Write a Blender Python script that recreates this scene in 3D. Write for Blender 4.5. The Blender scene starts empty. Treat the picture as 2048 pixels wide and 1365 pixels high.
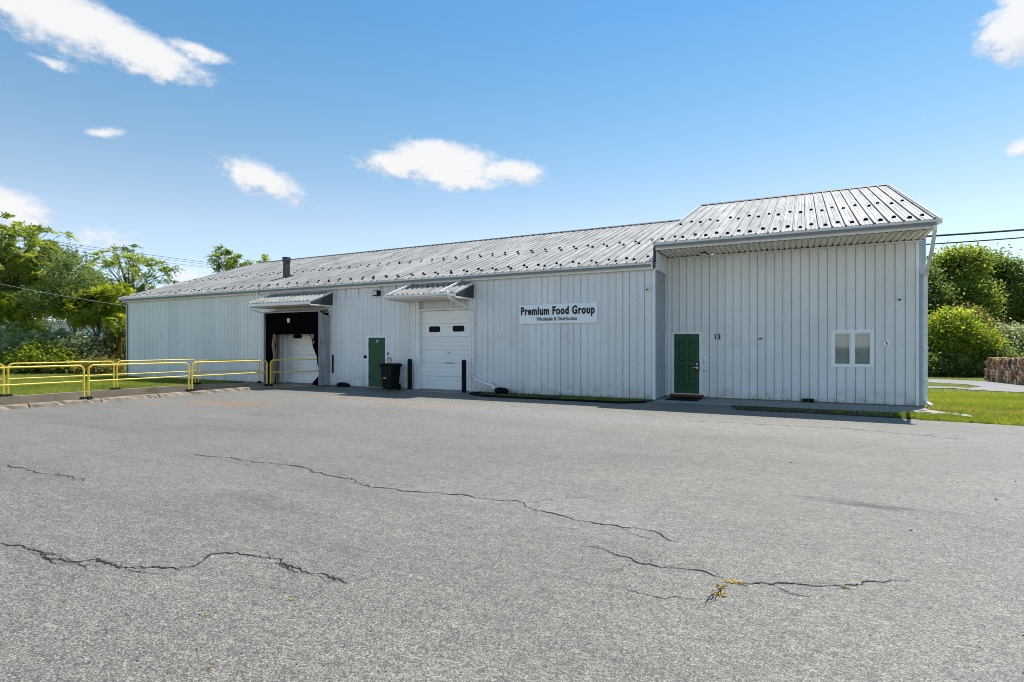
import bpy, bmesh, math, random
import numpy as np
from mathutils import Vector, Matrix

# ------------------------------------------------------------------ camera, sky, sun, exposure
sc = bpy.context.scene
col = sc.collection
F, TH, Y0, H = 1114.18, 0.4799, 691.9, 1.65          # focal length and horizon in photo pixels, yaw, eye height
CT, ST = math.cos(TH), math.sin(TH)
cam_d = bpy.data.cameras.new('camera'); cam = bpy.data.objects.new('camera', cam_d); col.objects.link(cam)
cam.location = (0, 0, H); cam.rotation_euler = (math.pi/2, 0, TH)
cam_d.sensor_width = 36; cam_d.lens = F/2048*36; cam_d.shift_y = (Y0-682.5)/2048
cam_d.clip_end = 3000; cam_d.clip_start = 0.05
sc.camera = cam
SUN_AZ, SUN_EL = math.atan2(0.19, 0.51), math.atan(1/math.hypot(0.19, 0.51))
sun_d = bpy.data.lights.new('sun', 'SUN'); sun = bpy.data.objects.new('sun', sun_d); col.objects.link(sun)
sun_d.energy = 3.7; sun_d.angle = math.radians(0.53); sun_d.color = (1.0, 0.955, 0.89)
sun.rotation_euler = (math.pi/2-SUN_EL, 0, math.pi-SUN_AZ)
sun.location = (10, 20, 40)
sc.view_settings.view_transform = 'Standard'; sc.view_settings.look = 'None'
sc.view_settings.exposure = 0.78; sc.view_settings.gamma = 1.0; sc.view_settings.use_curve_mapping = False
sc.cycles.max_bounces = 8; sc.cycles.use_denoising = True; sc.cycles.filter_width = 0.95
SKY = 0.105
world = bpy.data.worlds.new('World'); sc.world = world; world.use_nodes = True
def build_world():
    nt = world.node_tree; nt.nodes.clear(); L = nt.links
    def N(t, **k):
        n = nt.nodes.new(t)
        for a, b in k.items(): setattr(n, a, b)
        return n
    def M(op, a, b=None, c=None, clamp=False):
        n = N('ShaderNodeMath', operation=op, use_clamp=clamp)
        for i, v in enumerate((a, b, c)):
            if v is None: continue
            if isinstance(v, (int, float)): n.inputs[i].default_value = v
            else: L.new(v, n.inputs[i])
        return n.outputs[0]
    out = N('ShaderNodeOutputWorld'); bg = N('ShaderNodeBackground'); L.new(bg.outputs[0], out.inputs[0])
    sky = N('ShaderNodeTexSky', sky_type='NISHITA'); sky.sun_disc = False
    sky.sun_elevation = SUN_EL; sky.sun_rotation = SUN_AZ
    sky.air_density = 0.7; sky.dust_density = 0.0; sky.ozone_density = 1.5; sky.altitude = 100
    tc = N('ShaderNodeTexCoord'); sep = N('ShaderNodeSeparateXYZ'); L.new(tc.outputs['Generated'], sep.inputs[0])
    az = M('ARCTAN2', sep.outputs[0], sep.outputs[1])                 # azimuth from +Y, elevation of the direction
    el = M('ARCSINE', sep.outputs[2])
    # low frequency and fine noise that frays the outlines of the clouds
    def noise(scale, detail, rough, off):
        mp = N('ShaderNodeMapping'); L.new(tc.outputs['Generated'], mp.inputs[0])
        mp.inputs['Location'].default_value = off; mp.inputs['Scale'].default_value = (scale, scale, scale*1.7)
        n = N('ShaderNodeTexNoise'); L.new(mp.outputs[0], n.inputs['Vector'])
        n.inputs['Scale'].default_value = 1.0; n.inputs['Detail'].default_value = detail; n.inputs['Roughness'].default_value = rough
        return M('SUBTRACT', n.outputs[0], 0.5)
    n1 = noise(9, 4, .5, (3, 1, 0)); n2 = noise(26, 7, .6, (0, 4, 2)); n3 = noise(60, 5, .6, (7, 0, 1))
    azw = M('ADD', az, M('MULTIPLY', n2, 0.03)); elw = M('ADD', el, M('MULTIPLY', n2, 0.02))
    def ang(u, v):
        a = (u-1024)/F; b = -(v-Y0)/F
        x, y = CT*a-ST, ST*a+CT
        return math.atan2(x, y), math.atan2(b, math.hypot(x, y))
    # px centre, px half sizes, tilt (deg, clockwise in picture), strength
    blobs = [(230, 78, 190, 46, 9, 1.15), (90, 30, 160, 62, 8, 1.15), (285, 122, 95, 30, 8, .95), (390, 105, 75, 20, 3, .85), (170, 40, 130, 45, 6, 1.0), (115, 126, 55, 10, 4, .35),
             (885, 330, 120, 46, 2, 1.1), (800, 330, 82, 30, 0, 1.0), (1020, 345, 78, 26, 2, 1.0), (870, 300, 60, 22, 0, 1.0), (930, 365, 80, 20, 0, .8),
             (525, 362, 88, 36, 14, .95), (490, 340, 40, 22, 0, .6), (215, 265, 40, 13, -10, .55),
             (20, 420, 95, 46, 12, .9), (215, 480, 85, 34, 0, .45), (380, 555, 70, 36, 0, .35),
             (2040, 60, 95, 62, 10, 1.1), (2070, 20, 90, 70, 0, 1.1), (2048, 292, 36, 18, 0, .7), (1585, 372, 45, 12, 0, .18)]
    # the same drifting cumulus goes on round the whole sky: the azimuth is wrapped every 100 degrees
    per = math.radians(100)
    aw = M('WRAP', azw, per/2-TH, -per/2-TH)
    tot = None; totu = None
    for (u, v, rx, ry, tilt, s) in blobs:
        a0, e0 = ang(u, v); a1, _ = ang(u+rx, v); _, e1 = ang(u, v-ry)
        ra, re = abs(a1-a0)*1.22, abs(e1-e0)*1.25; t = math.radians(tilt)
        dx = M('DIVIDE', M('SUBTRACT', aw, a0), ra); dy = M('DIVIDE', M('SUBTRACT', elw, e0), re)
        dy2 = M('ADD', dy, M('MULTIPLY', dx, math.tan(t)*ra/re))
        d2 = M('ADD', M('MULTIPLY', dx, dx), M('MULTIPLY', dy2, dy2))
        m = M('MULTIPLY', M('SUBTRACT', 1.0, M('SQRT', d2)), s)
        tot = m if tot is None else M('MAXIMUM', tot, m)
        dyu = M('SUBTRACT', dy2, 0.38)
        mu = M('MULTIPLY', M('SUBTRACT', 1.0, M('SQRT', M('ADD', M('MULTIPLY', dx, dx), M('MULTIPLY', dyu, dyu)))), s)
        totu = mu if totu is None else M('MAXIMUM', totu, mu)
    dens = M('ADD', M('ADD', tot, M('MULTIPLY', n2, 0.80)), M('ADD', M('MULTIPLY', n3, 0.55), M('MULTIPLY', n1, 0.15)))
    mr = N('ShaderNodeMapRange', interpolation_type='SMOOTHSTEP'); L.new(dens, mr.inputs['Value'])
    mr.inputs['From Min'].default_value = 0.04; mr.inputs['From Max'].default_value = 0.58
    mr2 = N('ShaderNodeMapRange', interpolation_type='SMOOTHSTEP'); L.new(M('ADD', totu, M('ADD', M('MULTIPLY', n2, 0.9), M('MULTIPLY', n3, 0.6))), mr2.inputs['Value'])
    mr2.inputs['From Min'].default_value = -0.15; mr2.inputs['From Max'].default_value = 0.45
    cc = N('ShaderNodeMix', data_type='RGBA'); L.new(mr2.outputs[0], cc.inputs['Factor'])
    k = 0.56/SKY
    cc.inputs['A'].default_value = (0.70*k, .76*k, .86*k, 1); cc.inputs['B'].default_value = (1.0*k, 1.0*k, 1.0*k, 1)
    mix = N('ShaderNodeMix', data_type='RGBA')
    L.new(M('MULTIPLY', mr.outputs[0], 0.94), mix.inputs['Factor']); 
    # summer haze: paler and warmer towards the horizon, deeper overhead, the same all round
    cr = N('ShaderNodeValToRGB'); L.new(M('DIVIDE', el, 1.5708, clamp=True), cr.inputs[0]); ce = cr.color_ramp.elements
    stops = [(0.0, (.95, .95, .95)), (.06, (1.28, 1.15, 1.02)), (.12, (1.52, 1.26, 1.0)), (.21, (1.14, 1.25, 1.05)), (.335, (.75, 1.2, 1.22)), (1.0, (.68, 1.15, 1.2))]
    ce[0].position = 0; ce[1].position = 1.0
    for p_, c_ in stops:
        e_ = ce[0] if p_ == 0 else (ce[len(ce)-1] if p_ == 1 else ce.new(p_)); e_.color = (c_[0]/2, c_[1]/2, c_[2]/2, 1)
    tint = N('ShaderNodeMix', data_type='RGBA', blend_type='MULTIPLY'); tint.inputs['Factor'].default_value = 1
    L.new(sky.outputs[0], tint.inputs['A']); L.new(cr.outputs[0], tint.inputs['B'])
    dbl = N('ShaderNodeMix', data_type='RGBA', blend_type='ADD'); dbl.inputs['Factor'].default_value = 1
    L.new(tint.outputs['Result'], dbl.inputs['A']); L.new(tint.outputs['Result'], dbl.inputs['B'])
    L.new(dbl.outputs['Result'], mix.inputs['A']); L.new(cc.outputs['Result'], mix.inputs['B'])
    L.new(mix.outputs['Result'], bg.inputs['Color']); bg.inputs['Strength'].default_value = SKY
build_world()

# ------------------------------------------------------------------ helpers
rnd = random.Random(7)
def hz(x, y):                                    # terrain: level lot, ground falls gently away behind on the right
    w = min(1, max(0, (x+20)/12))
    return -0.018*(min(max(y, 17.5), 60)-17.5)*w
def place(u, d, v=None):
    l = (u-1024)/F*d
    X, Y = l*CT-d*ST, l*ST+d*CT
    return Vector((X, Y, 0 if v is None else H-(v-Y0)*d/F))
def on_ground(u, v, slope=False):
    a, b = (u-1024)/F, -(v-Y0)/F
    x, y = CT*a-ST, ST*a+CT
    t = -H/b
    if slope and y*t > 17.5: t = (-H+0.018*17.5)/(b+0.018*y)
    return Vector((x*t, y*t, H+b*t))
def on_wall(u, v, Y):
    a, b = (u-1024)/F, -(v-Y0)/F
    t = Y/(ST*a+CT)
    return Vector(((CT*a-ST)*t, Y, H+b*t))
def tag(o, label=None, cat=None, group=None, kind=None):
    for k, v in (('label', label), ('category', cat), ('group', group), ('kind', kind)):
        if v: o[k] = v
    return o
def empty(name, loc, label, cat, group=None, rz=0):
    o = bpy.data.objects.new(name, None); col.objects.link(o); o.location = loc; o.rotation_euler[2] = rz
    o.empty_display_size = 0.3
    return tag(o, label, cat, group)
def adopt(o, parent):
    if parent is None: return o
    o.parent = parent
    if parent.type == 'EMPTY': o.matrix_parent_inverse = Matrix.LocRotScale(parent.location, parent.rotation_euler, None).inverted()
    return o
class MB:
    def __init__(s): s.v = []; s.f = []; s.sm = []
    def add(s, vs, fs, smooth=False):
        n = len(s.v); s.v += [tuple(p) for p in vs]
        for q in fs: s.f.append(tuple(i+n for i in q)); s.sm.append(smooth)
        return s
    def box(s, x0, x1, y0, y1, z0, z1, bev=0):
        if bev:
            b = min(bev, (x1-x0)*.45, (y1-y0)*.45, (z1-z0)*.45)
            vs = []; 
            for z, i in ((z0, 1), (z0+b, 0), (z1-b, 0), (z1, 1)):
                k = b if i else 0
                vs += [(x0+b+0*k, y0+k, z), (x1-b, y0+k, z), (x1-k, y0+b, z), (x1-k, y1-b, z), (x1-b, y1-k, z), (x0+b, y1-k, z), (x0+k, y1-b, z), (x0+k, y0+b, z)]
            fs = [tuple(range(7, -1, -1)), tuple(range(24, 32))]
            for r in range(3):
                for i in range(8):
                    j = (i+1) % 8; fs.append((r*8+i, r*8+j, r*8+8+j, r*8+8+i))
            return s.add(vs, fs)
        return s.add([(x0, y0, z0), (x1, y0, z0), (x1, y1, z0), (x0, y1, z0), (x0, y0, z1), (x1, y0, z1), (x1, y1, z1), (x0, y1, z1)],
                     [(3, 2, 1, 0), (4, 5, 6, 7), (0, 1, 5, 4), (1, 2, 6, 5), (2, 3, 7, 6), (3, 0, 4, 7)])
    def hexa(s, b, t):                           # b, t: four bottom and four top corners (same winding, ccw from above)
        return s.add(list(b)+list(t), [(3, 2, 1, 0), (4, 5, 6, 7), (0, 1, 5, 4), (1, 2, 6, 5), (2, 3, 7, 6), (3, 0, 4, 7)])
    def prism(s, pts, n0, n1, P):                # polygon pts (a,b) extruded from n0 to n1; P maps (a,b,n) to world
        k = len(pts)
        vs = [P(a, b, n0) for a, b in pts]+[P(a, b, n1) for a, b in pts]
        fs = [tuple(range(k-1, -1, -1)), tuple(range(k, 2*k))]+[(i, (i+1) % k, k+(i+1) % k, k+i) for i in range(k)]
        return s.add(vs, fs)
    def tube(s, path, r, n=8, smooth=True, ph=0.0, caps=True, sq=1.0):
        path = [Vector(p) for p in path]; rs = r if hasattr(r, '__len__') else [r]*len(path)
        ref = None; rings = []
        for i, p in enumerate(path):
            if i == 0: d = path[1]-p
            elif i == len(path)-1: d = p-path[i-1]
            else: d = (path[i+1]-p).normalized()+(p-path[i-1]).normalized()
            d.normalize()
            if ref is None:
                ref = Vector((0, 0, 1)) if abs(d.z) < .9 else Vector((1, 0, 0))
                ref = (ref-d*ref.dot(d)).normalized()
            else: ref = (ref-d*ref.dot(d)).normalized()
            o = d.cross(ref)
            rings.append([p+(ref*math.cos(ph+2*math.pi*j/n)+o*math.sin(ph+2*math.pi*j/n)*sq)*rs[i] for j in range(n)])
        vs = [q for R in rings for q in R]; fs = []
        for i in range(len(path)-1):
            for j in range(n):
                k = (j+1) % n; fs.append((i*n+j, i*n+k, i*n+n+k, i*n+n+j))
        s.add(vs, fs, smooth)
        if caps:
            s.add(rings[0], [tuple(range(n-1, -1, -1))]); s.add(rings[-1], [tuple(range(n))])
        return s
    def lathe(s, prof, c, n=16, axis='Z', smooth=True):   # prof: (r, h) pairs
        def pt(r, h, a):
            x, y = r*math.cos(a), r*math.sin(a)
            return {'Z': (c[0]+x, c[1]+y, c[2]+h), 'Y': (c[0]+x, c[1]+h, c[2]+y), 'X': (c[0]+h, c[1]+x, c[2]+y)}[axis]
        vs = [pt(r, h, 2*math.pi*j/n) for r, h in prof for j in range(n)]; fs = []
        for i in range(len(prof)-1):
            for j in range(n):
                k = (j+1) % n; fs.append((i*n+j, i*n+k, i*n+n+k, i*n+n+j))
        s.add(vs, fs, smooth)
        m = len(prof)-1
        s.add(vs[:n], [tuple(range(n-1, -1, -1))]); s.add(vs[m*n:], [tuple(range(n))])
        return s
    def mesh(s, name, mat):
        me = bpy.data.meshes.new(name); me.from_pydata(s.v, [], s.f)
        me.polygons.foreach_set('use_smooth', s.sm)
        bm = bmesh.new(); bm.from_mesh(me); bmesh.ops.recalc_face_normals(bm, faces=bm.faces); bm.to_mesh(me); bm.free()
        me.materials.append(mat); me.update(); return me
    def build(s, name, mat, parent=None, label=None, cat=None, group=None, kind=None):
        o = bpy.data.objects.new(name, s.mesh(name, mat)); col.objects.link(o)
        return tag(adopt(o, parent), label, cat, group, kind)

# ------------------------------------------------------------------ materials
def mat(name, rgb, rough=.6, metal=0, spec=.4, var=0.0, vscale=3.0, bump=0.0, bscale=40., rnd_obj=0.0, dirt=None, dscale=(1, 1, 1), dlo=.5, dhi=.75, coat=0, stretch=None):
    m = bpy.data.materials.new(name); m.use_nodes = True; nt = m.node_tree; L = nt.links
    b = nt.nodes['Principled BSDF']; b.inputs['Roughness'].default_value = rough; b.inputs['Metallic'].default_value = metal
    b.inputs['Specular IOR Level'].default_value = spec; b.inputs['Coat Weight'].default_value = coat
    base = nt.nodes.new('ShaderNodeRGB'); base.outputs[0].default_value = (*rgb, 1); c = base.outputs[0]
    geo = nt.nodes.new('ShaderNodeNewGeometry')
    def noise(scale, detail=5, rough_=.6, sv=None):
        mp = nt.nodes.new('ShaderNodeMapping'); L.new(geo.outputs['Position'], mp.inputs[0])
        if sv: mp.inputs['Scale'].default_value = sv
        n = nt.nodes.new('ShaderNodeTexNoise'); L.new(mp.outputs[0], n.inputs['Vector'])
        n.inputs['Scale'].default_value = scale; n.inputs['Detail'].default_value = detail; n.inputs['Roughness'].default_value = rough_
        return n.outputs[0]
    def hsv(c, fac, amount):
        h = nt.nodes.new('ShaderNodeHueSaturation'); L.new(c, h.inputs['Color'])
        r = nt.nodes.new('ShaderNodeMapRange'); L.new(fac, r.inputs['Value'])
        r.inputs['From Min'].default_value = .25; r.inputs['From Max'].default_value = .75
        r.inputs['To Min'].default_value = 1-amount; r.inputs['To Max'].default_value = 1+amount
        L.new(r.outputs[0], h.inputs['Value']); return h.outputs[0]
    if var: c = hsv(c, noise(vscale, sv=stretch), var)
    if rnd_obj:
        oi = nt.nodes.new('ShaderNodeObjectInfo'); c = hsv(c, oi.outputs['Random'], rnd_obj)
    for dd in ([dirt] if dirt and not isinstance(dirt, list) else dirt or []):
        if len(dd) == 3: dd = (dd, dscale, dlo, dhi, 1.0)
        (drgb, sv, lo, hi, amt) = dd
        r = nt.nodes.new('ShaderNodeMapRange'); L.new(noise(1.0, 6, .65, sv), r.inputs['Value'])
        r.inputs['From Min'].default_value = lo; r.inputs['From Max'].default_value = hi; r.inputs['To Max'].default_value = amt
        mx = nt.nodes.new('ShaderNodeMix'); mx.data_type = 'RGBA'; L.new(r.outputs[0], mx.inputs['Factor']); L.new(c, mx.inputs['A'])
        mx.inputs['B'].default_value = (*drgb, 1); c = mx.outputs['Result']
    L.new(c, b.inputs['Base Color'])
    if bump:
        bp = nt.nodes.new('ShaderNodeBump'); L.new(noise(bscale, 6), bp.inputs['Height']); bp.inputs['Strength'].default_value = bump
        bp.inputs['Distance'].default_value = 0.02; L.new(bp.outputs[0], b.inputs['Normal'])
    return m
M_ = {}
M_['siding'] = mat('painted_siding', (.82, .815, .795), .42, 0, .4, var=.03, vscale=1.2, rnd_obj=.035, stretch=(1, 1, .25),
                   dirt=[((.58, .55, .48), (6, 6, .25), .56, .9, .3), ((.52, .52, .52), (1.2, 1.2, .8), .56, .85, .45), ((.70, .68, .63), (.35, .35, .5), .5, .75, .5)], bump=.04, bscale=3)
def eave_drips(m):
    nt = m.node_tree; L = nt.links; b = nt.nodes['Principled BSDF']; src = b.inputs['Base Color'].links[0].from_socket
    geo = nt.nodes.new('ShaderNodeNewGeometry'); sep = nt.nodes.new('ShaderNodeSeparateXYZ'); L.new(geo.outputs['Position'], sep.inputs[0])
    mp = nt.nodes.new('ShaderNodeMapping'); L.new(geo.outputs['Position'], mp.inputs[0]); mp.inputs['Scale'].default_value = (5.5, 1, .5)
    n = nt.nodes.new('ShaderNodeTexNoise'); L.new(mp.outputs[0], n.inputs['Vector']); n.inputs['Scale'].default_value = 1; n.inputs['Detail'].default_value = 5
    def rg(v, a, c, d=0, e=1):
        r = nt.nodes.new('ShaderNodeMapRange'); L.new(v, r.inputs['Value'])
        for k, x in zip(('From Min', 'From Max', 'To Min', 'To Max'), (a, c, d, e)): r.inputs[k].default_value = x
        return r.outputs[0]
    def mul(a, c):
        q = nt.nodes.new('ShaderNodeMath'); q.operation = 'MULTIPLY'; q.use_clamp = True; L.new(a, q.inputs[0]); L.new(c, q.inputs[1]); return q.outputs[0]
    f = mul(mul(rg(sep.outputs[2], 3.45, 3.95), rg(n.outputs[0], .45, .68)), mul(rg(sep.outputs[0], -17.5, -16.8), rg(sep.outputs[0], -12.9, -13.6)))
    mx = nt.nodes.new('ShaderNodeMix'); mx.data_type = 'RGBA'; L.new(f, mx.inputs['Factor']); L.new(src, mx.inputs['A']); mx.inputs['B'].default_value = (.16, .11, .06, 1)
    mp2 = nt.nodes.new('ShaderNodeMapping'); L.new(geo.outputs['Position'], mp2.inputs[0]); mp2.inputs['Scale'].default_value = (2.2, 2.2, 3.5)
    n2 = nt.nodes.new('ShaderNodeTexNoise'); L.new(mp2.outputs[0], n2.inputs['Vector']); n2.inputs['Scale'].default_value = 1; n2.inputs['Detail'].default_value = 6; n2.inputs['Roughness'].default_value = .7
    f2 = mul(rg(sep.outputs[2], .55, .05), rg(n2.outputs[0], .42, .75, 0, .85))       # mud splashed up from the ground
    m2 = nt.nodes.new('ShaderNodeMix'); m2.data_type = 'RGBA'; L.new(f2, m2.inputs['Factor']); L.new(mx.outputs['Result'], m2.inputs['A']); m2.inputs['B'].default_value = (.30, .27, .22, 1)
    L.new(m2.outputs['Result'], b.inputs['Base Color'])
eave_drips(M_['siding'])
M_['backing'] = mat('wall_backing', (.25, .25, .25), .9)
M_['trim'] = mat('white_trim', (.88, .87, .85), .45, var=.05, vscale=2, dirt=[((.35, .34, .31), (3, 3, 2), .58, .85, .4)])
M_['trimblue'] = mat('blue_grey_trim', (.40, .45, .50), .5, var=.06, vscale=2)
M_['gutter'] = mat('gutter_aluminium', (.84, .84, .82), .45, .0, var=.08, vscale=1.5, dirt=[((.25, .25, .24), (1.2, 5, 9), .55, .8, .45)])
M_['soffit'] = mat('soffit_steel', (.88, .82, .68), .55, var=.10, vscale=3, dirt=[((.45, .37, .25), (7, .8, 2), .5, .8, .55)], stretch=(6, .6, 1))
M_['roof'] = mat('weathered_roof', (.42, .41, .385), .6, .0, var=.10, vscale=1, rnd_obj=.06, stretch=(3, .35, .35),
                 dirt=[((.26, .25, .235), (.6, .5, .5), .40, .65, .6), ((.17, .16, .145), (5, .4, .4), .44, .66, .75), ((.05, .048, .045), (11, .9, .9), .54, .68, .85)])
M_['roofdark'] = mat('ridge_cap', (.05, .05, .055), .6)
M_['black'] = mat('black_rubber', (.008, .008, .009), .7, 0, .12, var=.2, vscale=8)
M_['curtain'] = mat('black_curtain', (.003, .003, .0035), .95, 0, .02, var=.3, vscale=5, bump=.3, bscale=12)
M_['fabric'] = mat('grey_shelter_fabric', (.38, .37, .36), .8, var=.1, vscale=4, dirt=[((.18, .17, .16), (2, 2, 1.2), .5, .8, .6)], bump=.3, bscale=5)
M_['foam'] = mat('torn_foam', (.30, .20, .11), .95, var=.35, vscale=12, bump=.8, bscale=30)
M_['green'] = mat('green_door_paint', (.028, .092, .042), .45, 0, .25, var=.12, vscale=2.5, dirt=[((.055, .085, .03), (2, 2, 1), .5, .8, .5)], bump=.02, bscale=6)
M_['ohdoor'] = mat('white_door_sections', (.90, .895, .88), .4, var=.03, vscale=2, rnd_obj=.03, dirt=[((.45, .44, .41), (2, 2, 5), .58, .85, .45)])
M_['glass'] = mat('dark_glass', (.006, .006, .007), .25, 0, .08)
M_['blind'] = mat('window_blind', (.46, .47, .46), .6, var=.05, vscale=2)
M_['chrome'] = mat('door_hardware', (.75, .74, .70), .22, 1.0)
M_['dgrey'] = mat('dark_grey_metal', (.06, .065, .07), .5, .3, var=.15, vscale=6)
M_['white'] = mat('white_plastic', (.96, .96, .95), .4)
M_['lens'] = mat('lamp_lens', (.62, .60, .55), .25)
M_['yellow'] = mat('yellow_rail_paint', (.84, .62, .07), .38, var=.1, vscale=5, dirt=[((.30, .17, .05), (9, 9, 9), .62, .8, .7)])
M_['conc'] = mat('old_concrete', (.30, .245, .18), .9, var=.25, vscale=1.6, bump=.35, bscale=18, dirt=[((.12, .095, .065), (1.3, 1.3, 2.2), .5, .75, .75), ((.42, .37, .29), (4, 4, 4), .55, .8, .5)])
M_['walk'] = mat('walk_concrete', (.30, .29, .27), .9, var=.15, vscale=2, bump=.2, bscale=25, dirt=[((.17, .16, .14), (1, 1, 1), .5, .8, .6)])
M_['drive'] = mat('pale_drive', (.27, .26, .25), .9, var=.12, vscale=1)
M_['sill'] = mat('brick_red_sill', (.22, .065, .035), .8, var=.25, vscale=9)
M_['bin'] = mat('dark_green_bin', (.004, .008, .006), .45, 0, .15, var=.15, vscale=6)
M_['bark'] = mat('bark', (.12, .10, .08), .95, var=.3, vscale=5, bump=.6, bscale=12)
M_['pole'] = mat('weathered_pole', (.17, .14, .11), .9, var=.2, vscale=3)
M_['wire'] = mat('cable', (.035, .035, .04), .6)
M_['wirepale'] = mat('pale_cable', (.45, .45, .44), .5)
M_['crack'] = mat('crack_gap', (.022, .021, .020), .95)
M_['soil'] = mat('dark_mulch', (.028, .022, .016), .95, var=.4, vscale=20, bump=.9, bscale=60)
M_['tape'] = mat('yellow_weed', (.45, .30, .04), .8)
M_['signboard'] = mat('sign_board', (.92, .93, .94), .4, var=.02, vscale=3)
M_['ink'] = mat('sign_lettering', (.012, .012, .014), .5)
M_['greyink'] = mat('grey_lettering', (.14, .14, .15), .5)
M_['red'] = mat('sticker_red', (.45, .06, .08), .5)
M_['farwhite'] = mat('far_white_cladding', (.66, .67, .68), .5, var=.05, vscale=1)
M_['stone'] = mat('splash_stone', (.40, .36, .29), .9, var=.25, vscale=6, bump=.4, bscale=20)

def leaf_mat(name, a, b, trans=.5):
    m = bpy.data.materials.new(name); m.use_nodes = True; nt = m.node_tree; L = nt.links
    nt.nodes.clear(); out = nt.nodes.new('ShaderNodeOutputMaterial')
    at = nt.nodes.new('ShaderNodeAttribute'); at.attribute_name = 'tone'
    mx = nt.nodes.new('ShaderNodeMix'); mx.data_type = 'RGBA'; L.new(at.outputs['Fac'], mx.inputs['Factor'])
    mx.inputs['A'].default_value = (*a, 1); mx.inputs['B'].default_value = (*b, 1)
    d = nt.nodes.new('ShaderNodeBsdfPrincipled'); d.inputs['Roughness'].default_value = .5; d.inputs['Specular IOR Level'].default_value = .35
    L.new(mx.outputs['Result'], d.inputs['Base Color'])
    t = nt.nodes.new('ShaderNodeBsdfTranslucent')
    h = nt.nodes.new('ShaderNodeHueSaturation'); L.new(mx.outputs['Result'], h.inputs['Color']); h.inputs['Hue'].default_value = .485
    h.inputs['Saturation'].default_value = 1.12; h.inputs['Value'].default_value = 2.4; L.new(h.outputs[0], t.inputs['Color'])
    s = nt.nodes.new('ShaderNodeMixShader'); s.inputs[0].default_value = trans
    L.new(d.outputs[0], s.inputs[1]); L.new(t.outputs[0], s.inputs[2]); L.new(s.outputs[0], out.inputs[0])
    return m
M_['leafA'] = leaf_mat('ailanthus_leaf', (.080, .128, .028), (.265, .310, .060))
M_['leafB'] = leaf_mat('yellow_green_leaf', (.115, .175, .026), (.300, .340, .052))
M_['leafC'] = leaf_mat('dark_leaf', (.065, .105, .032), (.190, .240, .070), .5)
M_['leafD'] = leaf_mat('blue_green_leaf', (.17, .23, .12), (.38, .43, .25), .5)
M_['leafE'] = leaf_mat('brown_olive_leaf', (.12, .125, .035), (.25, .235, .065), .4)
M_['leafF'] = leaf_mat('grey_green_leaf', (.15, .19, .09), (.36, .38, .22), .5)
M_['grass'] = leaf_mat('grass_blade', (.085, .140, .024), (.240, .265, .045), .45)

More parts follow.
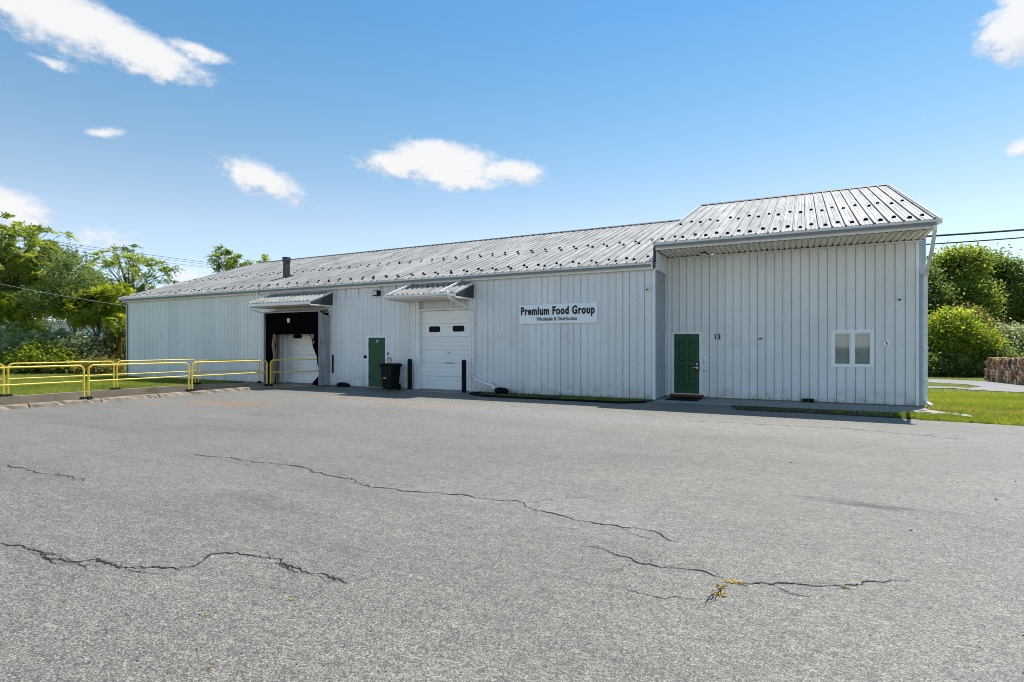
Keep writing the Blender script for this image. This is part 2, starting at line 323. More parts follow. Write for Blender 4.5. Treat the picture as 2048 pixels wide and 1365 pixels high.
def asphalt_mat():
    m = bpy.data.materials.new('weathered_asphalt'); m.use_nodes = True; nt = m.node_tree; L = nt.links
    b = nt.nodes['Principled BSDF']; b.inputs['Roughness'].default_value = .62; b.inputs['Specular IOR Level'].default_value = .5
    geo = nt.nodes.new('ShaderNodeNewGeometry'); P = geo.outputs['Position']
    def mp(sv, loc=(0, 0, 0)):
        n = nt.nodes.new('ShaderNodeMapping'); L.new(P, n.inputs[0]); n.inputs['Scale'].default_value = sv; n.inputs['Location'].default_value = loc; return n.outputs[0]
    def noise(sv, d=5, r=.6, loc=(0, 0, 0)):
        n = nt.nodes.new('ShaderNodeTexNoise'); L.new(mp(sv, loc), n.inputs['Vector']); n.inputs['Scale'].default_value = 1
        n.inputs['Detail'].default_value = d; n.inputs['Roughness'].default_value = r; return n.outputs[0]
    def M(op, a, c=None, clamp=False):
        n = nt.nodes.new('ShaderNodeMath'); n.operation = op; n.use_clamp = clamp
        for i, v in enumerate((a, c)):
            if v is None: continue
            if isinstance(v, (int, float)): n.inputs[i].default_value = v
            else: L.new(v, n.inputs[i])
        return n.outputs[0]
    def rng(v, a, bb, c, d):
        n = nt.nodes.new('ShaderNodeMapRange'); L.new(v, n.inputs['Value'])
        for k, x in zip(('From Min', 'From Max', 'To Min', 'To Max'), (a, bb, c, d)): n.inputs[k].default_value = x
        return n.outputs[0]
    vor = nt.nodes.new('ShaderNodeTexVoronoi'); L.new(mp((105, 105, 105)), vor.inputs['Vector']); vor.inputs['Scale'].default_value = 1
    sepc = nt.nodes.new('ShaderNodeSeparateColor'); L.new(vor.outputs['Color'], sepc.inputs[0])
    grain = rng(sepc.outputs[0], 0, 1, .50, 1.50)
    pit = rng(vor.outputs['Distance'], .25, .75, 1.12, .50)
    fine = M('MULTIPLY', rng(noise((45, 45, 45), 4, .7), .3, .7, .74, 1.26), M('MULTIPLY', rng(noise((15, 22, 1), 3, .7, (5, 5, 0)), .3, .7, .76, 1.24), rng(noise((5, 11, 1), 3, .65, (2, 7, 0)), .3, .7, .84, 1.16)))
    med = M('MULTIPLY', rng(noise((1.1, 1.6, 1), 6, .6), .3, .7, .93, 1.07), rng(noise((.35, .55, 1), 5, .6, (8, 3, 0)), .35, .65, .95, 1.05))
    big = rng(noise((.16, .5, 1), 4, .55, (3, 9, 0)), .3, .7, .93, 1.07)
    streak = rng(noise((.25, 2.2, 1), 5, .6, (1, 2, 0)), .5, .75, 1.0, .86)
    v = M('MULTIPLY', M('MULTIPLY', M('MULTIPLY', grain, pit), M('MULTIPLY', fine, med)), M('MULTIPLY', big, streak))
    v = M('MULTIPLY', v, .204)
    cmb = nt.nodes.new('ShaderNodeCombineColor')
    L.new(M('MULTIPLY', v, 1.09), cmb.inputs[0]); L.new(v, cmb.inputs[1]); L.new(M('MULTIPLY', v, .84), cmb.inputs[2])
    c = cmb.outputs[0]
    sep = nt.nodes.new('ShaderNodeSeparateXYZ'); L.new(P, sep.inputs[0])
    # pale patches painting the far lot's sunlit band, then rust and oil stains: centre x, y, radii, colour, amount
    gn = M('MULTIPLY', M('MULTIPLY', grain, pit), fine)
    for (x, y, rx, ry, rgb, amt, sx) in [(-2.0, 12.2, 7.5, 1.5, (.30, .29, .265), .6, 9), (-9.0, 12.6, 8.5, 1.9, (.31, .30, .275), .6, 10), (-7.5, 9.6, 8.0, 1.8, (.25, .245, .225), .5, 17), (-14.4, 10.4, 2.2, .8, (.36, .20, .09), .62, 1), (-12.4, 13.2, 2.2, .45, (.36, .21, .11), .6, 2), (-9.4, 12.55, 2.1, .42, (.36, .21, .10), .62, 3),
                                     (-16.3, 9.3, 1.2, .4, (.34, .21, .11), .4, 4), (.62, 6.82, .75, .16, (.040, .038, .036), .85, 5), (-15.5, 7.6, 1.6, .30, (.09, .09, .087), .3, 11), (-13.2, 6.2, 1.5, .25, (.10, .10, .097), .3, 12), (-5.2, 4.0, .9, .35, (.085, .083, .08), .4, 13), (1.6, 3.6, 1.0, .5, (.09, .088, .085), .4, 14), (-2.2, 5.2, 1.8, .7, (.33, .325, .31), .35, 15), (3.4, 9.5, 1.5, .5, (.33, .32, .31), .4, 16), (1.6, 6.4, .8, .05, (.05, .05, .05), .4, 6),
                                     (-11.5, 9.2, 1.6, .35, (.10, .10, .10), .35, 7), (-9.6, 7.2, 1.9, .3, (.10, .10, .10), .3, 8)]:
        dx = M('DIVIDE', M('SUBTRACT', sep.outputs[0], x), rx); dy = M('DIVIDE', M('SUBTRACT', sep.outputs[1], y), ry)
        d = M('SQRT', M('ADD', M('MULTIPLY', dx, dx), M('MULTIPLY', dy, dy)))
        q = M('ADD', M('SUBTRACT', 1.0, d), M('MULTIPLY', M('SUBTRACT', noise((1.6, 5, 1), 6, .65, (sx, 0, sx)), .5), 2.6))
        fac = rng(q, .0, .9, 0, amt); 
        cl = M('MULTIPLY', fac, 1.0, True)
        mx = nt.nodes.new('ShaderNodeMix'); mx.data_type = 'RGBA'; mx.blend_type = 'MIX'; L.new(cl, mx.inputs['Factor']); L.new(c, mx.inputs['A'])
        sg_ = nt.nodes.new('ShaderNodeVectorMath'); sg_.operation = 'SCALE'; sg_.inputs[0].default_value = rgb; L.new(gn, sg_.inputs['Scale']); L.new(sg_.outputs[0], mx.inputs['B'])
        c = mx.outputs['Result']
    L.new(c, b.inputs['Base Color'])
    bp = nt.nodes.new('ShaderNodeBump'); bp.inputs['Distance'].default_value = .006; bp.inputs['Strength'].default_value = .55
    L.new(M('ADD', M('MULTIPLY', pit, .8), M('MULTIPLY', fine, .5)), bp.inputs['Height']); L.new(bp.outputs[0], b.inputs['Normal'])
    return m
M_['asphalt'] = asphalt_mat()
M_['lawn'] = mat('lawn_soil', (.075, .105, .022), .95, var=.3, vscale=1.3, bump=.5, bscale=40, dirt=[((.17, .135, .04), (.35, 1.0, 1), .50, .68, .75), ((.06, .09, .02), (4, 4, 1), .5, .7, .6)])
M_['dry'] = leaf_mat('dry_grass_blade', (.26, .19, .05), (.42, .33, .10), .35)
M_['ground'] = mat('field', (.08, .10, .03), .95, var=.25, vscale=.2)

# ------------------------------------------------------------------ ground, lot, lawns, drive
def grid_sheet(name, xs, yfun, ny, zoff, m, skip=None, follow=True):
    b = MB(); vs = []; fs = []
    rows = []
    for x in xs:
        ys = yfun(x)
        rows.append([(x, y, (hz(x, y) if follow else 0)+zoff) for y in ys])
    n = len(rows[0])
    for r in rows: vs += r
    for i in range(len(xs)-1):
        for j in range(n-1):
            cx = (rows[i][j][0]+rows[i+1][j][0])/2; cy = (rows[i][j][1]+rows[i+1][j+1][1])/2
            if skip and skip(cx, cy): continue
            fs.append((i*n+j, (i+1)*n+j, (i+1)*n+j+1, i*n+j+1))
    b.add(vs, fs); return b.build(name, m, kind='structure')
def lin(a, b, n): return [a+(b-a)*i/n for i in range(n+1)]
gx = [-900, -500, -300, -200, -140]+lin(-100, 60, 160)+[90, 140, 220, 400, 900]
gy = [-700, -300, -120, -60]+lin(-30, 70, 100)+[90, 120, 180, 300, 500, 900]
grid_sheet('ground', gx, lambda x: gy, 0, -.03, M_['ground'], skip=lambda x, y: -23 < x < -18 and 1 < y < 17)
def asph_edge(x):
    if x < 2.0: return 16.86 if x > -3.9 else 16.84
    return 15.27-.147*(x-2.06)
axs = lin(-18.2, 2.0, 20)+lin(2.001, 30, 28)
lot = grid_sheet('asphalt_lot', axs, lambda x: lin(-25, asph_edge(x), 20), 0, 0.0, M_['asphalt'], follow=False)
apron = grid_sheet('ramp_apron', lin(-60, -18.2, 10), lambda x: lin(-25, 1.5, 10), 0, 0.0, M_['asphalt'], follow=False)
lawn_l = grid_sheet('lawn_left', lin(-90, -22.62, 60), lambda x: lin(1.5, 70, 60), 0, 0.0, M_['lawn'], follow=False)
lawn_r = grid_sheet('lawn_right', lin(2.02, 40, 40), lambda x: lin(asph_edge(x), 60, 60), 0, 0.0, M_['lawn'])
def poly_sheet(name, px, zoff, m):
    pts = [on_ground(u, v, True) for u, v in px]
    b = MB(); b.add([(p.x, p.y, p.z+zoff) for p in pts], [tuple(range(len(pts)))])
    return b.build(name, m, kind='structure')
poly_sheet('driveway', [(1840, 759), (1900, 760.5), (1975, 764), (2048, 771), (2200, 788), (2240, 806), (2048, 786), (1985, 783.5), (1930, 778.5), (1962, 774.5), (1935, 770), (1840, 765)], .022, M_['drive'])
poly_sheet('footpath', [(1838, 774), (1905, 775), (1968, 780.5), (1955, 782.5), (1905, 778), (1838, 777)], .030, M_['drive'])
# cracks of the asphalt: thin dark gaps with frayed edges
def crack(px, w, seed, forks=()):
    r = random.Random(seed); pts = []
    if w > .0065 and not forks:                  # fine companion strands that leave the main gap and return
        for k in range(3):
            i = r.randrange(len(px)-1); a, c = px[i], px[min(i+2, len(px)-1)]
            if a == c: continue
            o = r.choice((-1, 1))*r.uniform(4, 9)
            crack([a, ((a[0]*2+c[0])/3, (a[1]*2+c[1])/3+o), ((a[0]+2*c[0])/3, (a[1]+2*c[1])/3+o*.8), c], .0028, seed*7+k+100, forks=(1,))
    P = [on_ground(u, v) for u, v in px]
    for a, b_ in zip(P[:-1], P[1:]):
        n = max(3, int((b_-a).length/.024))
        for i in range(n): pts.append(a.lerp(b_, i/n))
    pts.append(P[-1]); b = MB(); L_ = []; R_ = []; off = 0; n = len(pts)
    for i, p in enumerate(pts):
        d = pts[min(i+1, n-1)]-pts[max(i-1, 0)]; d.normalize(); q = Vector((-d.y, d.x, 0))
        off = off*.88+r.uniform(-.02, .02)
        ww = w*1.4*(.16+abs(math.sin(i*.13+seed))*.9*r.uniform(.3, 1.1)+.15)*min(1, i/8+.1, (n-i)/8)
        L_.append(p+q*(off+ww*r.uniform(.3, 1))+Vector((0, 0, .004))); R_.append(p+q*(off-ww*r.uniform(.3, 1))+Vector((0, 0, .004)))
    vs = L_+R_; b.add(vs, [(i, n+i, n+i+1, i+1) for i in range(n-1)])
    return b.build('crack', M_['crack'], lot)
crack([(0, 1085), (60, 1100), (85, 1117), (130, 1127), (190, 1120), (240, 1134), (300, 1136), (372, 1138)], .013, 1)
crack([(85, 1110), (115, 1122), (150, 1128)], .009, 11); crack([(225, 1125), (260, 1137), (290, 1139)], .008, 12)
crack([(340, 1139), (385, 1133), (425, 1110), (500, 1110), (555, 1119), (590, 1140), (640, 1150), (705, 1165)], .011, 2)
crack([(545, 1125), (575, 1138), (610, 1146)], .008, 13); crack([(690, 1163), (730, 1153), (762, 1146)], .004, 14)
crack([(425, 1108), (455, 1085), (475, 1075)], .004, 15)
crack([(385, 908), (470, 917), (560, 930), (620, 939), (625, 945), (700, 958), (715, 971), (820, 983), (925, 988), (965, 998), (1050, 1006), (1075, 1020), (1150, 1037), (1240, 1056), (1310, 1066), (1355, 1087)], .011, 3)
crack([(1050, 1006), (1090, 1002), (1130, 995), (1185, 993)], .006, 4)
crack([(1150, 1090), (1215, 1103), (1265, 1122), (1330, 1136), (1400, 1147), (1450, 1160)], .0085, 5)
crack([(1460, 1168), (1540, 1170), (1585, 1167), (1640, 1176), (1695, 1178), (1740, 1167), (1790, 1166), (1830, 1163)], .009, 6)
crack([(1450, 1162), (1440, 1185), (1412, 1212)], .007, 7)
crack([(1150, 1155), (1230, 1172), (1320, 1192), (1430, 1200)], .0045, 8)
crack([(0, 930), (50, 936), (85, 946), (140, 953), (175, 962)], .011, 9)
crack([(0, 895), (60, 886), (120, 880)], .007, 10)
crack([(1370, 842), (1500, 848), (1700, 858), (1850, 872), (1940, 880)], .014, 16); crack([(1180, 835), (1280, 838), (1370, 842)], .007, 17)
for k_, (q0, q1, q2, w_) in enumerate((((150, 1123), (165, 1135), (190, 1143), .006), ((60, 1100), (95, 1105), (125, 1112), .006), ((610, 935), (640, 950), (690, 960), .005), ((905, 986), (950, 985), (1000, 990), .004), ((1240, 1056), (1280, 1075), (1320, 1080), .005),
        ((1265, 1122), (1240, 1138), (1200, 1142), .004), ((1540, 1170), (1580, 1185), (1650, 1190), .005), ((1480, 1168), (1500, 1185), (1560, 1196), .004), ((560, 930), (600, 928), (640, 932), .004), ((250, 1134), (300, 1150), (350, 1152), .005), ((500, 1110), (470, 1122), (430, 1130), .004), ((1330, 1136), (1360, 1130), (1400, 1132), .004))):
    crack([q0, q1, q2], w_, 30+k_)
crack([(1700, 1100), (1760, 1120), (1800, 1160)], .002, 18)
# pebbles and litter specks on the asphalt
def specks():
    b = MB(); r = random.Random(5)
    for i in range(230):
        u, v = r.uniform(0, 2048), 700+r.random()**.8*650
        if v < 800: v = 830
        p = on_ground(u, v); 
        if p.x < -17 or p.y > 15: continue
        s = r.uniform(.004, .016)*(1.2 if p.y > 6 else .5); a = r.uniform(0, 6.28)
        q = [(math.cos(a+k*2.1)*s*r.uniform(.6, 1.3), math.sin(a+k*2.1)*s*r.uniform(.6, 1.3)) for k in range(3)]
        b.add([(p.x+x, p.y+y, .001) for x, y in q]+[(p.x, p.y, .001+s*.7)], [(0, 1, 3), (1, 2, 3), (2, 0, 3)])
    b.build('loose_grit', M_['crack'], lot, kind='stuff')
specks()
def tuft(name, u, v, m, n, size, parent=None, **k):
    b = MB(); r = random.Random(int(u+v)); p = on_ground(u, v); b.v.append((p.x, p.y, .006))
    for i in range(n):
        x, y = p.x+r.gauss(0, size*.8), p.y+r.gauss(0, size*.5); a = r.uniform(0, 6.28); h = size*r.uniform(.3, 1.0); w = size*.18
        dx, dy = math.cos(a)*w, math.sin(a)*w; lx, ly = r.uniform(-1, 1)*h*.8, r.uniform(-1, 1)*h*.8
        b.v += [(x+dx, y+dy, 0.006), (x+lx, y+ly, h*.6)]; b.f.append((0, len(b.v)-2, len(b.v)-1)); b.sm.append(False)
    return b.build(name, m, parent, **k)
for (u, v, s) in ((1470, 1167, .034), (1442, 1176, .030), (1440, 1190, .030), (1692, 1177, .02), (583, 1201, .012), (682, 1226, .012), (412, 1232, .012), (420, 1335, .010)):
    o = tuft('dry_weed', u, v, M_['tape'], 26, s)
    tag(o, 'small dry yellow weed growing in a crack of the asphalt', 'weed', 'yellow weeds in the asphalt cracks')

# ------------------------------------------------------------------ sunken truck ramp with its curb and far wall
RAMP = [(-22.45, 1.5), (-22.45, 14.75), (-20.95, 16.62), (-17.35, 16.62), (-18.45, 14.9), (-18.45, 1.5)]
def rz_(y): return -1.15*min(1, max(0, (y-1.5)/14))
b = MB(); b.add([(-22.45, 1.5, 0), (-18.45, 1.5, 0), (-18.45, 15.5, rz_(15.5)), (-22.45, 15.5, rz_(15.5)), (-16.9, 17.6, rz_(16)), (-22.45, 17.6, rz_(16)), (-16.9, 15.5, rz_(15.5))], [(0, 1, 2, 3), (3, 2, 6, 4, 5)])
b.build('ramp', M_['conc'], kind='structure')
def wall_run(path, w, z0, z1, name, m, **k):     # a vertical slab that follows path; w = thickness to its right
    b = MB(); n = len(path); offs = []
    for i, (x, y) in enumerate(path):
        d = Vector((path[min(i+1, n-1)][0]-path[max(i-1, 0)][0], path[min(i+1, n-1)][1]-path[max(i-1, 0)][1])); d.normalize()
        offs.append((x+d.y*w, y-d.x*w))
    for i in range(n-1):
        a, c, e, f = path[i], path[i+1], offs[i+1], offs[i]
        zt = lambda q: z1
        b.hexa([(a[0], a[1], z0), (f[0], f[1], z0), (e[0], e[1], z0), (c[0], c[1], z0)], [(a[0], a[1], z1), (f[0], f[1], z1), (e[0], e[1], z1), (c[0], c[1], z1)])
    return b.build(name, m, **k)
wall_run([(-22.65, 1.5), (-22.65, 14.8), (-21.05, 16.8)], .2, -1.6, .03, 'retaining_wall', M_['conc'], label='stained concrete retaining wall of the sunken ramp, lawn side', cat='retaining wall')
# curb on the lot side, cast in lengths with broken edges
cb = empty('concrete_curb', (-18.3, 8, 0), 'low broken concrete curb between the asphalt lot and the sunken ramp', 'curb')
r = random.Random(3); y = 1.5
while y < 14.6:
    L_ = r.uniform(1.6, 2.4); y1 = min(y+L_, 14.85)
    b = MB(); n = 14; vs = []; x0 = -18.45
    rows = []
    for i in range(n+1):
        yy = y+.012+(y1-y-.024)*i/n; j = r.uniform(0, .06)*(r.random() < .6)
        rows.append([(x0, yy, -1.6), (x0, yy, .105), (-18.26+j*.2, yy, .112-j*.1), (-18.205+r.uniform(-.012, .012)+j*-.6, yy, .085-j*.6), (-18.175+r.uniform(-.012, .02), yy, -.03)])
    for q in rows: vs += q
    m_ = 5; fs = [(i*m_+k, i*m_+k+1, (i+1)*m_+k+1, (i+1)*m_+k) for i in range(n) for k in range(m_-1)]+[(4, 3, 2, 1, 0), tuple(n*m_+k for k in range(5))]
    b.add(vs, fs); b.build('curb_length', M_['conc'], cb); y = y1
wall_run([(-18.45, 14.86), (-17.42, 16.8)], -.0, 0, 0, 'x', M_['conc']) if False else None
b = MB(); b.hexa([(-18.45, 14.87, -1.6), (-18.18, 14.87, -1.6), (-17.25, 16.6, -1.6), (-17.5, 16.78, -1.6)], [(-18.45, 14.87, .10), (-18.2, 14.87, .10), (-17.27, 16.6, .06), (-17.5, 16.78, .06)])
b.build('curb_length', M_['conc'], cb)

# railings: each length is a bent pipe hoop with a mid rail and two foot plates
def railing(a, c, z, label, group, h=1.07, name='pipe_railing'):
    a, c = Vector((*a, z)), Vector((*c, z)); d = (c-a).normalized(); L_ = (c-a).length; R_ = .14
    e = empty(name, (a+c)/2, label, 'railing', group)
    path = [a, a+Vector((0, 0, h-R_))]
    for k in range(1, 6):
        t = k/6*math.pi/2; path.append(a+Vector((0, 0, h-R_+R_*math.sin(t)))+d*R_*(1-math.cos(t)))
    path.append(a+d*R_+Vector((0, 0, h))); path.append(c-d*R_+Vector((0, 0, h)))
    for k in range(1, 6):
        t = k/6*math.pi/2; path.append(c-d*R_*(1-math.sin(t))+Vector((0, 0, h-R_+R_*math.cos(t))))
    path += [c+Vector((0, 0, h-R_)), c]
    # the hoop is a top rail and two posts welded together
    post1 = path[:2]; top = path[1:-1]; post2 = path[-2:]
    MB().tube(top, .024, 8).build('top_rail', M_['yellow'], e)
    for p in (post1, post2): MB().tube(p, .0245, 8).build('post', M_['yellow'], e)
    MB().tube([a+Vector((0, 0, h*.53)), c+Vector((0, 0, h*.53))], .021, 8).build('mid_rail', M_['yellow'], e)
    for p, s in ((a, 1), (c, -1)):
        q = p+d*s*.02
        MB().hexa(*[[(q.x-k, q.y-k, z_), (q.x+k, q.y-k, z_), (q.x+k, q.y+k, z_), (q.x-k, q.y+k, z_)] for k, z_ in ((.085, z-.012), (.04, z+.075))]).build('foot_plate', M_['black'], e)
    return e
gl = 'yellow railings on the curb side of the ramp'
for y0, y1 in ((2.35, 5.42), (5.53, 8.53), (8.65, 11.62), (11.74, 14.72)):
    railing((-18.33, y0), (-18.33, y1), .108, 'yellow pipe railing length standing on the low curb beside the asphalt', gl, .975)
railing((-18.31, 14.86), (-17.5, 16.60), .09, 'yellow pipe railing angled towards the right side of the dock shelter', gl, 1.0)
gf = 'yellow railings on the lawn side of the ramp'
for y0, y1 in ((2.2, 5.2), (5.32, 8.26), (8.38, 11.46), (11.58, 14.58)):
    railing((-22.55, y0), (-22.55, y1), .03, 'yellow pipe railing length along the retaining wall beside the lawn', gf, 1.045)
railing((-22.55, 14.72), (-21.08, 16.55), .03, 'yellow pipe railing angled towards the left side of the dock shelter', gf, 1.0)

# ------------------------------------------------------------------ the building
XL, XS, XR = -31.91, -3.92, 2.76
Y1, Y2, YG, YR, YB = 16.85, 18.25, 16.59, 25.38, 34.0
ZG1, ZG2, ZR1, ZR2, ZS2 = 4.15, 4.705, 7.20, 7.75, 4.486
B = empty('metal_building', (-14.5, 25, 0), 'long low white metal warehouse with a taller office end and grey ribbed roof', 'building')
def profile(pitch, kind):
    if kind == 'wall': return [(0, .0), (.002, -.034), (.017, -.034), (.019, .0), (.024, .022), (.048, .022), (.062, 0), (.095, 0), (.102, .004), (.116, .004), (.123, 0), (.158, 0), (.165, .004), (.179, .004), (.186, 0)]
    if kind == 'roof': return [(0, 0), (.002, -.035), (.016, -.035), (.018, .0), (.024, .034), (.046, .034), (.060, 0), (.135, 0), (.145, .007), (.16, .007), (.17, 0), (.225, 0), (.235, .007), (.25, .007), (.26, 0)]
    if kind == 'canopy': return [(0, 0), (.002, -.03), (.022, -.03), (.024, 0), (.04, .04), (.075, .04), (.095, 0), (.15, 0), (.16, .008), (.18, .008), (.19, 0)]
    return [(0, 0), (.004, -.035), (.040, -.035), (.044, 0), (.06, .016), (.085, .016), (.10, 0)]
def panels(parent, name, m, s0, s1, t0, t1, pw, pitch, kind, P, openings=(), seed=0, tfun=None, nt=1):
    r = random.Random(seed); pr = profile(pitch, kind); a = s0; out = []
    while a < s1-.02:
        c = min(a+pw, s1); n0 = r.uniform(0, .003)
        br = {round(a, 4), round(c, 4)}
        k = 0
        while a+k*pitch < c:
            for x, _ in pr:
                s = a+k*pitch+x
                if a < s < c: br.add(round(s, 4))
            k += 1
        for o in openings:
            for e in o[:2]:
                if a < e < c: br.add(round(e, 4))
        br = sorted(br)
        def nof(s):
            x = (s-a) % pitch if s < c-1e-6 else (c-a) % pitch
            if abs(x-pitch) < 1e-6: x = 0
            for (xa, na), (xb, nb) in zip(pr, pr[1:]+[(pitch, 0)]):
                if xa <= x <= xb: return na+(nb-na)*(x-xa)/max(1e-6, xb-xa)
            return 0
        b = MB()
        for sa, sb in zip(br[:-1], br[1:]):
            mid = (sa+sb)/2; lo, hi = (t0, t1) if tfun is None else tfun(mid)
            spans = [(lo, hi)]
            for o in openings:
                if o[0] < mid < o[1]:
                    ns = []
                    for x, y in spans:
                        if o[2] > x: ns.append((x, min(y, o[2])))
                        if o[3] < y: ns.append((max(x, o[3]), y))
                    spans = [q for q in ns if q[1]-q[0] > .01]
            na, nb = nof(sa)+n0, nof(sb)+n0
            for x, y in spans:
                b.add([P(sa, x, na), P(sb, x, nb), P(sb, y, nb), P(sa, y, na)], [(0, 1, 2, 3)])
        if b.f: 
            o_ = bpy.data.objects.new(name, None)
            me = bpy.data.meshes.new(name); me.from_pydata(b.v, [], b.f); me.materials.append(m); me.update()
            o_ = bpy.data.objects.new(name, me); col.objects.link(o_); adopt(o_, parent); out.append(o_)
        a = c
    return out
def screws(parent, P, s0, s1, ts, pitch, openings=(), n=.022, seed=1):
    b = MB(); r = random.Random(seed)
    for t in ts:
        s = s0+.09
        while s < s1:
            if r.random() < .8 and not any(o[0]-.05 < s < o[1]+.05 and o[2]-.05 < t < o[3]+.05 for o in openings):
                h = .007
                q = [P(s+h*math.cos(k*1.0472), t+h*math.sin(k*1.0472), n_) for n_ in (-.002, .012) for k in range(6)]
                b.add(q, [tuple(range(6, 12))]+[(k, (k+1) % 6, 6+(k+1) % 6, 6+k) for k in range(6)])
            s += pitch
    return b.build('screws', M_['dgrey'], parent, kind='stuff')
# openings: x0,x1,z0,z1
OH = (-12.87, -10.44, 0, 2.97+.42); DD = (-15.18, -14.22, 0, 2.0); DK = (-20.35, -17.25, 0, 3.0)
ED = (-3.70, -2.78, 0, 2.06); WN = (.76, 1.74, 1.07, 2.06)
def solid_wall(name, m, s0, s1, t0, t1, Y, th, ops):
    xs = sorted({s0, s1, *[o[0] for o in ops], *[o[1] for o in ops]}); b = MB()
    for a, c in zip(xs[:-1], xs[1:]):
        mid = (a+c)/2; sp = [(t0, t1)]
        for o in ops:
            if o[0] < mid < o[1]:
                ns = []
                for x, y in sp:
                    if o[2] > x: ns.append((x, min(y, o[2])))
                    if o[3] < y: ns.append((max(x, o[3]), y))
                sp = [q for q in ns if q[1]-q[0] > .005]
        for x, y in sp: b.box(a, c, Y, Y+th, x, y)
    return b.build(name, m, B)
ops1 = [OH, DD, DK]; ops2 = [ED, WN]
wall1 = solid_wall('front_wall', M_['backing'], XL+.02, XS-.02, 0, 4.0, Y1+.045, .22, ops1)
wall2 = solid_wall('office_wall', M_['backing'], XS-.15, XR, 0, ZS2, Y2+.045, .18, ops2)
PW1 = lambda s, t, n: (s, Y1-n, t); PW2 = lambda s, t, n: (s, Y2-n, t)
panels(wall1, 'wall_panel', M_['siding'], XL, XS, .035, 3.96, .9144, .2286, 'wall', PW1, ops1, 1)
panels(wall2, 'wall_panel', M_['siding'], XS-.02, XR, .045, ZS2-.02, .9144, .2286, 'wall', PW2, ops2, 2)
screws(wall1, PW1, XL, XS, (.35, 1.05, 1.75, 2.45, 3.15, 3.75), .2286, ops1, seed=4)
screws(wall2, PW2, XS+.08, XR, (.12, .62, 1.14, 1.66, 2.18, 2.7, 3.25, 3.85, 4.3), .2286, ops2, seed=5)
# step wall between the two fronts, end walls, back
PSX = lambda X: (lambda s, t, n: (X+n, s, t))
st = MB().box(XS-.2, XS-.045, Y1+.27, Y2+.04, 0, 3.97).build('return_wall', M_['backing'], B)
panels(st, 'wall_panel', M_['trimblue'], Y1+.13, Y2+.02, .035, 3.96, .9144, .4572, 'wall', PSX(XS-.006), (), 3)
MB().box(XS-.07, XS+.012, Y1-.024, Y1-.004, .03, 3.96).build('corner_trim', M_['trim'], wall1)
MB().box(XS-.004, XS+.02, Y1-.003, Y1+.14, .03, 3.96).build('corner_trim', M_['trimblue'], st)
MB().box(XS+.085, XS+.16, Y2-.034, Y2-.003, .045, ZS2-.02).build('corner_trim', M_['trim'], wall2)
MB().box(XL-.02, XL+.09, Y1-.028, Y1+.1, .03, 3.96).build('corner_trim', M_['siding'], wall1)
MB().box(XR-.06, XR+.012, Y2-.03, Y2-.003, .045, ZS2-.02).build('corner_trim', M_['trim'], wall2)
# splayed blue grey corner plate at the far right end
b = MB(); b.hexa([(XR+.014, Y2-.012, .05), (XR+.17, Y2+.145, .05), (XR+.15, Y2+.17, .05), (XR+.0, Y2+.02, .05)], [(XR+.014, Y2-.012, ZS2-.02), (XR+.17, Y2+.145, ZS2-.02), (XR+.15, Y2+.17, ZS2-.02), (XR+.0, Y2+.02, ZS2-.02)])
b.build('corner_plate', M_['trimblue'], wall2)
def gable(X, sgn, Ya, Yb, zt, name, inner=.15):
    b = MB(); zr = zt(YR); pts = [(Ya, 0), (Yb, 0), (Yb, zt(Yb)), (YR, zr), (Ya, zt(Ya))]
    b.prism(pts, X, X-sgn*inner, lambda a, c, n: (n, a, c)); o = b.build(name, M_['backing'], B)
    panels(o, 'wall_panel', M_['siding'], Ya, Yb, .035, 4, .9144, .2286, 'wall', (lambda s, t, n: (X+sgn*(n+.035), s, t)), (), 6, tfun=lambda s: (.035, zt(s)-.04))
k1 = (ZR1-ZG1)/(YR-YG); k2 = (ZR2-ZG2)/(YR-YG)
zt1 = lambda y: ZG1-.06+k1*((y if y < YR else 2*YR-y)-YG); zt2 = lambda y: ZG2-.06+k2*((y if y < YR else 2*YR-y)-YG)
gable(XL+.02, -1, Y1+.25, YB-.1, zt1, 'end_wall'); gable(XR+.15, 1, Y2+.19, YB-.1, zt2, 'end_wall')
MB().box(XL, XR+.15, YB-.1, YB, 0, 4.05).build('back_wall', M_['siding'], B)
